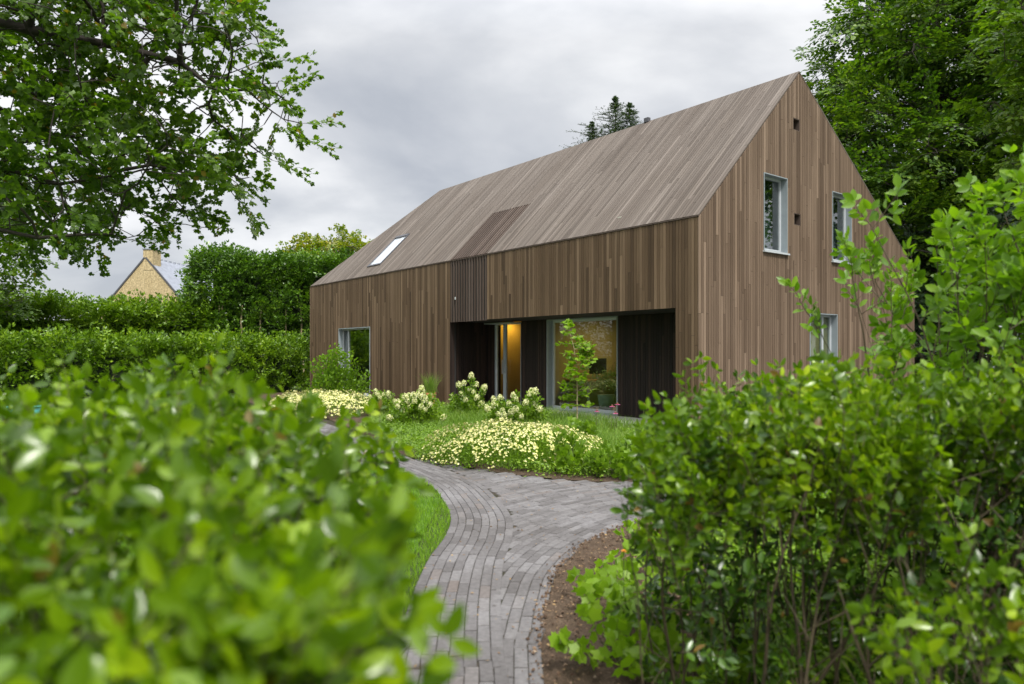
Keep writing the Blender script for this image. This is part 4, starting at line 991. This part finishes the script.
make_tree('maple_tree', 'large maple overhanging from the left with drooping lobed leaves', trunk, att, SP_m, LEAF_M, M['maple'], M['bark_dark'], step=.2, infl=1.6, kill=.24, r0=.006, rmax=.30, sides=6, sp_scale=(.5, 1.0), extra=.22, up=.45, limbs=limbs, trop=(0, 0, -.03))

def round_tree(name, label, base, blobs, n, sprays, tpl, lm, bm, clump=.35, thr=-.15, **kw):
    att = np.vstack([ellipsoid_pts(int(n * f), c, r, shell=kw.pop('shell', .5) if False else .5) for c, r, f in blobs])
    att = clumpy(att, clump, thr, base[0], 2.4); top = max(c[2] for c, r, f in blobs); c0 = blobs[0][0]
    tk = [base] + [(base[0] + (c0[0] - base[0]) * t, base[1] + (c0[1] - base[1]) * t, base[2] + (top - base[2]) * t) for t in (.15, .3, .45, .6, .75, .9)]
    return make_tree(name, label, tk, att, sprays, tpl, lm, bm, **kw)
round_tree('beech_tree', 'broad dark beech with layered sprays rising behind the gable', (15.5, 27, 0), [((16.3, 27, 9.0), (5.9, 5.5, 7.5), .55), ((19.8, 27.5, 15.0), (6.2, 5, 6.0), .38), ((13.2, 24.5, 6.5), (3, 2.5, 4), .2)], 4200, SP_b, LEAF_F, M['beech'], M['bark_dark'], step=.42, infl=5, kill=.42, r0=.009, rmax=.40, sp_scale=(.8, 1.5), extra=.9, up=.22, trop=(0, 0, -.02), thr=-.22)
round_tree('beech_tree', 'second beech filling the gap at the far right edge', (24, 29, 0), [((23.5, 29, 8), (6.5, 5, 8), .6), ((23, 28, 15), (5.5, 4, 5), .4)], 2600, SP_b, LEAF_F, M['beech'], M['bark_dark'], step=.5, infl=5, kill=.5, r0=.010, rmax=.40, sp_scale=(.9, 1.6), extra=.9, up=.25, trop=(0, 0, -.02))
round_tree('garden_tree', 'bright green tree hanging in at the upper right corner', (15.5, 17.5, 0), [((14.6, 17.0, 9.0), (3.1, 2.8, 3.6), .6), ((13.9, 16.6, 6.6), (2.1, 2.2, 1.7), .3)], 1500, SP_b2, LEAF_F, M['bright'], M['bark'], step=.3, infl=3.5, kill=.3, r0=.008, rmax=.2, sp_scale=(.5, 1.0), extra=.8, up=.3, trop=(0, 0, -.03))
round_tree('evergreen_tree', 'dark broad evergreen tree standing furthest back on the right', (19, 35, 0), [((19, 35, 6.5), (8.5, 2.5, 6.5), .7), ((28, 35, 7), (7, 2.5, 7), .5)], 2200, SP_b2, LEAF_F, M['darktree'], M['bark_dark'], step=.6, infl=5, kill=.55, r0=.012, rmax=.35, sp_scale=(1.1, 1.8), extra=.8, up=.5)
round_tree('yew_tree', 'dark evergreen tree standing low behind the tall right shrub', (16.5, 25, 0), [((14.5, 22.5, 3.0), (3.2, 2.5, 3.4), .5), ((20, 24, 3.5), (5, 2.5, 4), .5)], 1900, SP_b2, LEAF_F, M['darktree'], M['bark_dark'], step=.5, infl=4, kill=.5, r0=.012, rmax=.25, sp_scale=(.8, 1.4), extra=.9, up=.5)
round_tree('garden_tree', 'green tree cut by the left picture edge above the hedge', (-20.6, 26, 0), [((-20.4, 26, 5.3), (2.9, 2.6, 3.3), 1)], 1300, SP_b2, LEAF_F, M['bright'], M['bark'], step=.35, infl=3, kill=.36, r0=.010, rmax=.2, sp_scale=(.6, 1.1), extra=.9, up=.5)
round_tree('golden_tree', 'golden leaved tree behind the tall laurel hedge', (-9.4, 37.5, 0), [((-9.4, 37.5, 5.6), (2.9, 2.2, 2.2), 1)], 1300, SP_b2, LEAF_F, M['yellowtree'], M['bark'], step=.32, infl=3, kill=.3, r0=.012, rmax=.15, sp_scale=(.6, 1.0), extra=.9, up=.6)
# two garden trees behind the camera, seen in the panes
round_tree('garden_tree', 'round garden tree mirrored in the upper gable windows', (22, 15, 0), [((22, 15, 6.5), (4.5, 4.5, 6.5), 1)], 1300, SP_b2, LEAF_F, M['bright'], M['bark'], step=.6, infl=5, kill=.6, r0=.012, rmax=.3, sp_scale=(1.1, 1.9), extra=.7, up=.5)
round_tree('garden_tree', 'round garden tree mirrored in the facade glazing', (-22, 19, 0), [((-22, 19, 5.0), (4.0, 4.5, 5), 1)], 1500, SP_b2, LEAF_F, M['maple'], M['bark'], step=.6, infl=5, kill=.6, r0=.012, rmax=.3, sp_scale=(1.1, 1.9), extra=.7, up=.5)

# spruces behind the ridge
SP_n = [Spray(L=1.0, side=.40, dside=.13, dleaf=.045, leaf=.11, jit=.4, ang=.8, up=.1, droop=.15, r=.012, ls=.1) for _ in range(4)]
NEEDLE = T_([(0, .18, 0), (0, -.18, 0), (1, 0, .0), (.5, 0, .25)], [(0, 1, 2), (0, 3, 1)])
def spruce(label, x, y, h, k=.24, zmin=0.0):
    root = empty('spruce_tree', (x, y, 0), 0, label, 'tree', 'spruces behind the roof ridge')
    V, F = edge_tubes([(0, 0, 0), (0, 0, h * .6)], [(0, 0, h * .6), (0, 0, h)], [.22, .09], [.09, .01], 8); link_mesh('trunk', V, F, M['bark_dark'], root, True)
    P = []; Dd = []; S = []; z = h - .12; a0 = 0
    while z > 1.5:
        r = min((h - z) * k * random.uniform(.55, 1.2), 3.2) + .10; n = 7 if r < 1.5 else 10
        for i in range(n):
            a = a0 + TAU * i / n + rng.normal(0, .15); rr = r * rng.uniform(.5, 1.2); d = np.array([math.cos(a), math.sin(a), (.9 if h - z < .5 else .35) + rng.normal(0, .15)])
            m = max(1, int(rr / .9))
            for j in range(m):
                P.append(d * rr * j / m * .9 + np.array([0, 0, z - .1 * rr * j / m])); Dd.append(d + np.array([0, 0, -.1 * j])); S.append(min(rr / m, 1.3) * 1.05)
        a0 += 1.1; z -= .19 + .12 * min(1, (h - z) / 4)
    V, F, (a, b, c, d) = instance_sprays(SP_n, NEEDLE, P, Dd, np.tile([0, 0, 1.], (len(P), 1)), S)
    link_mesh('crown', V, F, M['spruce'], root, True); V, F = edge_tubes(a, b, c, d, 3); link_mesh('branches', V, F, M['bark_dark'], root, True)
spruce('tallest spruce top showing above the roof ridge', 6.1, 42, 16.6, .85)
spruce('lower spruce top left of the tallest one above the ridge', 4.8, 42.5, 15.3, .55)
spruce('small spruce top right of the tallest one above the ridge', 6.9, 41.6, 16.1, .5)

# distant house
dh = empty('distant_house', (-30.9, 60, 0), math.radians(-5), 'distant yellow rendered gable house with chimney beyond the hedge', 'house')
hw_, ez, az = 5.8, 2.9, 9.45
b = MB(); V = [(-hw_, 0, 0), (hw_, 0, 0), (hw_, 0, ez), (0, 0, az), (-hw_, 0, ez)]; V += [(x, .5, z) for x, y, z in V]
b.add(V, [(0, 1, 2, 3, 4), (9, 8, 7, 6, 5), (0, 5, 6, 1), (1, 6, 7, 2), (4, 9, 5, 0)]); b.build('gable_wall', M['stone_wall'], dh)
b = MB(); b.box(-hw_ + .02, -hw_ + .4, .5, 12, 0, ez - .1); b.box(hw_ - .4, hw_ - .02, .5, 12, 0, ez - .1); b.build('side_wall', M['stone_wall'], dh)
def slab(x0, z0, x1, z1, y0, y1, t, mat, name):
    d = nrm(np.array([x1 - x0, z1 - z0])); n = np.array([-d[1], d[0]]); n = n if n[1] > 0 else -n
    V = [(x, y, z) for y in (y0, y1) for (x, z) in ((x0, z0), (x1, z1), (x1 + n[0] * t, z1 + n[1] * t), (x0 + n[0] * t, z0 + n[1] * t))]
    m = MB(); m.add(V, [(0, 1, 2, 3), (7, 6, 5, 4), (0, 4, 5, 1), (1, 5, 6, 2), (2, 6, 7, 3), (3, 7, 4, 0)]); return m.build(name, mat, dh)
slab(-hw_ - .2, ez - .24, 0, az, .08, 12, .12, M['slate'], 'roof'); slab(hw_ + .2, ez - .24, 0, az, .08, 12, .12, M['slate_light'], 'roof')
slab(-hw_ - .25, ez - .26, 0, az + .03, -.05, .07, .13, M['verge'], 'verge_board'); slab(hw_ + .25, ez - .26, 0, az + .03, -.05, .07, .13, M['verge'], 'verge_board')
b = MB(); b.box(-.18, .66, -.02, 1.2, az - 1.0, az + .75); ch = b.build('chimney', M['stone_wall'], dh)
b = MB(); b.box(-.24, .72, -.08, 1.26, az + .75, az + .83); b.build('chimney_cap', M['slate'], ch)
b = MB()
for i in range(14): b.lathe([(0, 0), (.12, 0), (.12, .12), (.0, .16)], (0, 1.6 + i * .7, az + .1), 8)
b.build('ridge_tiles', M['slate'], dh)

# teal tub and pale gate
tb = empty('garden_tub', (-11.2, 16.4, 0), 0, 'shallow teal metal tub on the lawn behind the left hedge', 'tub')
b = MB(); b.lathe([(0, .0), (.30, 0), (.35, .30), (.33, .30), (.29, .03), (0, .03)], n=28); b.build('basin', M['teal'], tb, True)
V, F = edge_tubes([(.35 * math.cos(a), .35 * math.sin(a), .305) for a in np.arange(28) * TAU / 28], [(.35 * math.cos(a), .35 * math.sin(a), .305) for a in np.arange(1, 29) * TAU / 28], [.018] * 28, [.018] * 28, 6); link_mesh('rim', V, F, M['teal'], tb, True)
gt = empty('garden_gate', (10.55, 15.6, 0), math.radians(8), 'pale metal gate frame glimpsed through the tall right shrub', 'gate')
b = MB(); b.box(0, .045, 0, .045, 0, 2.15); b.box(1.6, 1.645, 0, .045, 0, 2.15); b.box(.045, 1.6, .002, .043, 2.105, 2.148); b.box(.045, 1.6, .002, .043, .1, .14); b.build('frame', M['white_metal'], gt)
b = MB()
for i in range(12): b.box(.10 + i * .125, .17 + i * .125, .012, .03, .14, 2.105)
b.build('infill', M['alu_dark'], gt)

# ------------------------------------------------------------------ near shrubs
SP_pr = [Spray(L=.30, side=.13, dside=.045, dleaf=.028, leaf=.046, jit=.9, opposite=True, up=.25, start=.05, r=.0022, ls=.25) for _ in range(7)]
SP_ps = [Spray(L=.17, side=.0, dside=.06, dleaf=.023, leaf=.045, jit=.8, opposite=True, up=.25, start=.05, r=.0016, ls=.3) for _ in range(6)]
le = []
for _ in range(5): le.append(((rng.uniform(-.36, -.24), rng.uniform(.62, .95), rng.uniform(.96, 1.14)), (rng.uniform(.1, .5), rng.normal(0, .3), 1.0)))
def privet(name, label, base, zone, n_up, n_in, n_stem, height, lm, side_n=0, side_pts=None, size=1.0, keep=None, group=None, tpl=LEAF_O, spr=None, extra=()):
    """zone(n) gives plan points; n_up upright shoots at the top, n_in inner twigs, n_stem main stems from the ground"""
    root = empty(name, base, 0, label, 'hedge' if 'hedge' in name else 'shrub', group); b0 = np.array(base, float)
    P = zone(n_up); hz = height(P) ; z = hz - .22 - .16 * rng.random(len(P)) ** 1.5 * 1.6
    A = np.concatenate([P, z[:, None]], 1); DA = nrm(np.array([0, 0, 1.]) + rng.normal(0, .28, A.shape))
    if len(extra): A = np.vstack([A, [e[0] for e in extra]]); DA = np.vstack([DA, nrm([e[1] for e in extra])])
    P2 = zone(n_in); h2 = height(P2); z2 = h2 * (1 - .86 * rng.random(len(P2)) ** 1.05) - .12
    B = np.concatenate([P2, z2[:, None]], 1); DB = nrm(rng.normal(0, .8, B.shape) + np.array([0, 0, .55]))
    AP = np.vstack([A, B]); AD = np.vstack([DA, DB]); Nn = nrm(rng.normal(0, .6, AP.shape) + np.array([0, -.5, .6]))
    S = np.concatenate([rng.uniform(.7, 1.25, len(A)), rng.uniform(.6, 1.0, len(B))]) * size
    k1 = len(A)
    V, F, E = instance_sprays(spr or SP_pr, tpl, AP[:k1], AD[:k1], Nn[:k1], S[:k1], keep)
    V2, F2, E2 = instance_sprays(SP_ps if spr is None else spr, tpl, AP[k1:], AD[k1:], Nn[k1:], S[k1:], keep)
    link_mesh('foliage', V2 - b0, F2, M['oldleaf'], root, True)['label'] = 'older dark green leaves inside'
    link_mesh('foliage', V - b0, F, lm, root, True)['label'] = 'bright young leaves of the shoot tips'
    # main stems
    G = zone(n_stem); hg = height(G); E0 = []; E1 = []; R0 = []; R1 = []
    for (x, y), h in zip(G, hg):
        p = np.array([x + rng.normal(0, .06), y + rng.normal(0, .06), .02]); d = nrm(np.array([rng.normal(0, .12), rng.normal(0, .12), 1.])); ns = 9; r = rng.uniform(.004, .010)
        for i in range(ns):
            d = nrm(d + rng.normal(0, .07, 3)); d[2] = abs(d[2]); q_ = p + d * (h - .15) / ns; E0.append(p); E1.append(q_); R0.append(r * (1 - .75 * i / ns)); R1.append(r * (1 - .75 * (i + 1) / ns))
            if i > 1 and rng.random() < .8:
                dd = nrm(d + rng.normal(0, .5, 3)); E0.append(p); E1.append(p + dd * .22); R0.append(r * .4); R1.append(r * .25)
            p = q_
    E0, E1, R0, R1 = map(np.array, (E0, E1, R0, R1))
    if keep is not None: kk = keep(E1) & keep(E0); E0, E1, R0, R1 = E0[kk], E1[kk], R0[kk], R1[kk]
    E0 = np.vstack([E0, E[0], E2[0]]) - b0; E1 = np.vstack([E1, E[1], E2[1]]) - b0; R0 = np.concatenate([R0, E[2], E2[2]]); R1 = np.concatenate([R1, E[3], E2[3]])
    V, F = edge_tubes(E0, E1, R0, R1, 4); link_mesh('stem', V, F, M['stem_brown'], root, True)
    return root
cam_clear = lambda P: (np.linalg.norm(P - np.array([0, 0, 1.56]), axis=1) > .38)
# left hedge beside the camera
def zl(n):
    Y = np.where(rng.random(n * 3) < .24, rng.uniform(.36, .98, n * 3), .6 + 2.4 * rng.random(n * 3)); xr = -.115 - .165 * Y + rng.normal(0, .03, n * 3) ; xr = xr + np.where((rng.random(n * 3) < .10) & (Y < 1.0), .13 * rng.random(n * 3), 0); X = xr - 2.2 * rng.random(n * 3) ** 1.3
    return np.stack([X, Y], 1)[:n]
def hl(P):
    edge = np.clip((-.115 - .165 * P[:, 1] - P[:, 0]) / .6, 0, 1)
    return 1.22 + .19 * edge ** .7 + .005 * P[:, 1] + .05 * np.sin(P[:, 0] * 5 + P[:, 1] * 3) + rng.normal(0, .03, len(P))
privet('privet_hedge', 'blurred bright green privet hedge filling the lower left beside the camera', (-1.2, 1.6, 0), zl, 560, 520, 170, hl, M['privet'], keep=cam_clear, extra=le)
# right hedge
def zr(n):
    Y = 2.35 + 1.15 * rng.random(n * 4); xl = .52 + .10 * (Y - 2.35); X = xl + 2.6 * rng.random(n * 4)
    return np.stack([X, Y], 1)[:n]
def hr(P):
    edge = np.clip((P[:, 0] - (.50 + .1 * (P[:, 1] - 2.35))) / .45, 0, 1)
    return 1.12 + .26 * edge ** .6 + .04 * np.sin(P[:, 0] * 6 + P[:, 1] * 4) + rng.normal(0, .03, len(P))
privet('privet_hedge', 'dense leafy hedge with dark stems at the lower right', (1.8, 2.9, 0), zr, 520, 820, 100, hr, M['privet_dark'], keep=cam_clear)
# front right closer sprig
def zr2(n):
    Y = 1.5 + .7 * rng.random(n * 4); X = .95 + .6 * rng.random(n * 4) + .25 * (Y - 1.5); return np.stack([X, Y], 1)[:n]
privet('privet_shrub', 'dark closer shrub shoots in the bottom right corner', (1.3, 1.8, 0), zr2, 18, 40, 12, lambda P: .95 + .1 * rng.random(len(P)), M['privet_dark'], keep=cam_clear)
# tall lilac like shrub
SP_li = [Spray(L=.26, side=.10, dside=.08, dleaf=.042, leaf=.072, jit=.7, opposite=True, up=.15, start=.15, r=.003, ls=.25) for _ in range(6)]
def tall_shrub():
    b = np.array([2.75, 3.95, 0]); root = empty('tall_shrub', tuple(b), 0, 'tall many stemmed shrub with lime green leaves at the right edge', 'shrub')
    E0, E1, R0, R1, P, Dd = [], [], [], [], [], []
    for s in range(115):
        g = np.array([rng.uniform(-.50, 1.15), rng.uniform(-.4, .5), .02]); p = g.copy(); a = max(-.04, rng.normal(.05, .12))
        h = np.interp(g[0], [-.58, -.35, .2, .7], [1.75, 2.15, 2.25, 2.42]) * rng.uniform(.85, 1.08); d = nrm(np.array([a * .7 - .04 * (.3 - g[0]), rng.normal(0, .12), 1.])); ns = 12; r = rng.uniform(.006, .014)
        for i in range(ns):
            d = nrm(d + rng.normal(0, .06, 3)); q_ = p + d * h / ns; E0.append(p); E1.append(q_); R0.append(r * (1 - .78 * i / ns)); R1.append(r * (1 - .78 * (i + 1) / ns)); p = q_
            if i > 5 and rng.random() < .22 + .03 * i: P.append(p); Dd.append(nrm(d + rng.normal(0, .7, 3)))
            elif i > 2 and rng.random() < .10: P.append(p); Dd.append(nrm(d + rng.normal(0, .8, 3)))
        P.append(p); Dd.append(d)
    V, F, (a, b_, c, d_) = instance_sprays(SP_li, LEAF_O, P, Dd, nrm(rng.normal(0, .4, (len(P), 3)) + np.array([0, -.2, 1])), rng.uniform(.55, 1.1, len(P)))
    link_mesh('foliage', V, F, M['lilac'], root, True)
    V, F = edge_tubes(np.vstack([E0, a]), np.vstack([E1, b_]), np.concatenate([R0, c]), np.concatenate([R1, d_]), 5); link_mesh('stem', V, F, M['stem_brown'], root, True)
tall_shrub()
# lime maple seedlings at the path edge
SP_lm = [Spray(L=.2, side=.0, dleaf=.05, leaf=.07, jit=.6, opposite=True, up=.1, start=.2, droop=.3, r=.002) for _ in range(4)]
seed = [((.52, 3.55), .20, .24, 'lime green maple seedling lowest beside the path edge'), ((.66, 4.35), .22, .28, 'lime green maple seedling in the middle of the soil strip'), ((1.0, 4.9), .25, .42, 'lime green maple seedling behind the middle one'),
        ((.85, 3.9), .25, .42, 'lime green maple seedling under the hedge edge'), ((1.4, 5.7), .3, .45, 'lime green maple seedling farthest up the soil strip'), ((.72, 3.2), .2, .3, 'lime green maple seedling at the bottom picture edge')]
for (x, y), r, h, lb in seed:
    bush('maple_seedling', lb, (x, y, .03), r, h, SP_lm, LEAF_M, M['limemaple'], M['stem_green'], 15, 'lime maple seedlings by the path', .2, 'plant', .35, (.7, 1.2), 6)
for (x, y, z), lb in (((.62, 3.95, .42), 'orange blossom nearest the path among lime leaves'), ((.78, 4.02, .46), 'orange blossom deeper among the lime leaves')):
    r = empty('orange_flower', (x, y, .03), 0, lb, 'flower')
    V, F = edge_tubes([(0, 0, 0)], [(0, 0, z)], [.003], [.002], 4); link_mesh('stem', V, F, M['stem_green'], r)
    n = 12; a = np.arange(n) * 2.4; V, F = place_leaves(PETAL, np.tile([0, 0, z], (n, 1)), np.stack([np.cos(a), np.sin(a), np.linspace(.1, 1.2, n)], 1), np.tile([0, -.3, 1.], (n, 1)), np.full(n, .018)); link_mesh('petals', V, F, M['orange'], r)

# ------------------------------------------------------------------ light, sky, camera
w = bpy.data.worlds.new('World'); scene.world = w; w.use_nodes = True; nt = w.node_tree; nt.nodes.clear(); L = nt.links
SUN_EL, SUN_AZ = 58.0, 160.0      # azimuth of the sun measured from +Y towards +X
out = N(nt, 'ShaderNodeOutputWorld'); bg = N(nt, 'ShaderNodeBackground', i_Strength=.055)
sky = N(nt, 'ShaderNodeTexSky'); sky.sky_type = 'NISHITA'; sky.sun_disc = False; sky.sun_elevation = math.radians(SUN_EL); sky.sun_rotation = math.radians(SUN_AZ)
tc = N(nt, 'ShaderNodeTexCoord'); sp = N(nt, 'ShaderNodeSeparateXYZ'); L.new(tc.outputs['Generated'], sp.inputs[0])
zc = N(nt, 'ShaderNodeMath', operation='MAXIMUM', i_1=0.0); L.new(sp.outputs[2], zc.inputs[0])
za = N(nt, 'ShaderNodeMath', operation='ADD', i_1=.42); L.new(zc.outputs[0], za.inputs[0])
dv = N(nt, 'ShaderNodeVectorMath', operation='DIVIDE'); L.new(tc.outputs['Generated'], dv.inputs[0])
cb = N(nt, 'ShaderNodeCombineXYZ'); [L.new(za.outputs[0], cb.inputs[i]) for i in range(3)]; L.new(cb.outputs[0], dv.inputs[1])
mp = N(nt, 'ShaderNodeMapping'); mp.inputs['Location'].default_value = (3.1, 1.7, .4); mp.inputs['Scale'].default_value = (.75, .9, 1.2); L.new(dv.outputs[0], mp.inputs[0])
nz = N(nt, 'ShaderNodeTexNoise', i_Scale=1.9, i_Detail=9.0, i_Roughness=.5, i_Distortion=.2); L.new(mp.outputs[0], nz.inputs['Vector'])
cr = ramp(nt, [(.34, (3.2, 3.38, 3.72)), (.46, (4.4, 4.52, 4.75)), (.55, (5.9, 5.95, 6.05)), (.64, (7.0, 7.0, 7.05))]); L.new(nz.outputs['Fac'], cr.inputs[0])
# an overcast sky is brighter overhead than near the horizon
br_ = N(nt, 'ShaderNodeMapRange', i_1=.40, i_2=.90, i_3=1.0, i_4=3.2); L.new(zc.outputs[0], br_.inputs[0])
ml = N(nt, 'ShaderNodeVectorMath', operation='SCALE'); L.new(cr.outputs[0], ml.inputs[0]); L.new(br_.outputs[0], ml.inputs['Scale'])
mixn = mixc(nt, sky.outputs[0], ml.outputs[0], .94); L.new(mixn, bg.inputs['Color']); L.new(bg.outputs[0], out.inputs[0])
sd = bpy.data.lights.new('sun', 'SUN'); sd.energy = 1.5; sd.angle = math.radians(10); sd.color = (1, .96, .89)
so = bpy.data.objects.new('sun', sd); COL.objects.link(so)
el, az = math.radians(SUN_EL), math.radians(SUN_AZ)
sdir = Vector((math.sin(az) * math.cos(el), math.cos(az) * math.cos(el), math.sin(el)))
so.rotation_euler = sdir.to_track_quat('Z', 'Y').to_euler()

cd = bpy.data.cameras.new('camera'); cam = bpy.data.objects.new('camera', cd); COL.objects.link(cam); scene.camera = cam
cam.location = (0, 0, 1.56); cam.rotation_euler = (PI / 2, 0, 0)
cd.sensor_width = 36; cd.lens = 712 / 1024 * 36; cd.shift_y = 10 / 1024; cd.clip_end = 1000; cd.clip_start = .05
cd.dof.use_dof = True; cd.dof.focus_distance = 16.0; cd.dof.aperture_fstop = 2.0
scene.view_settings.view_transform = 'Standard'; scene.view_settings.look = 'None'; scene.view_settings.exposure = 1.55; scene.view_settings.gamma = 1
scene.render.resolution_x = 1024; scene.render.resolution_y = 684
scene.cycles.max_bounces = 7; scene.cycles.transparent_max_bounces = 8; scene.cycles.transmission_bounces = 4
scene.cycles.use_denoising = True
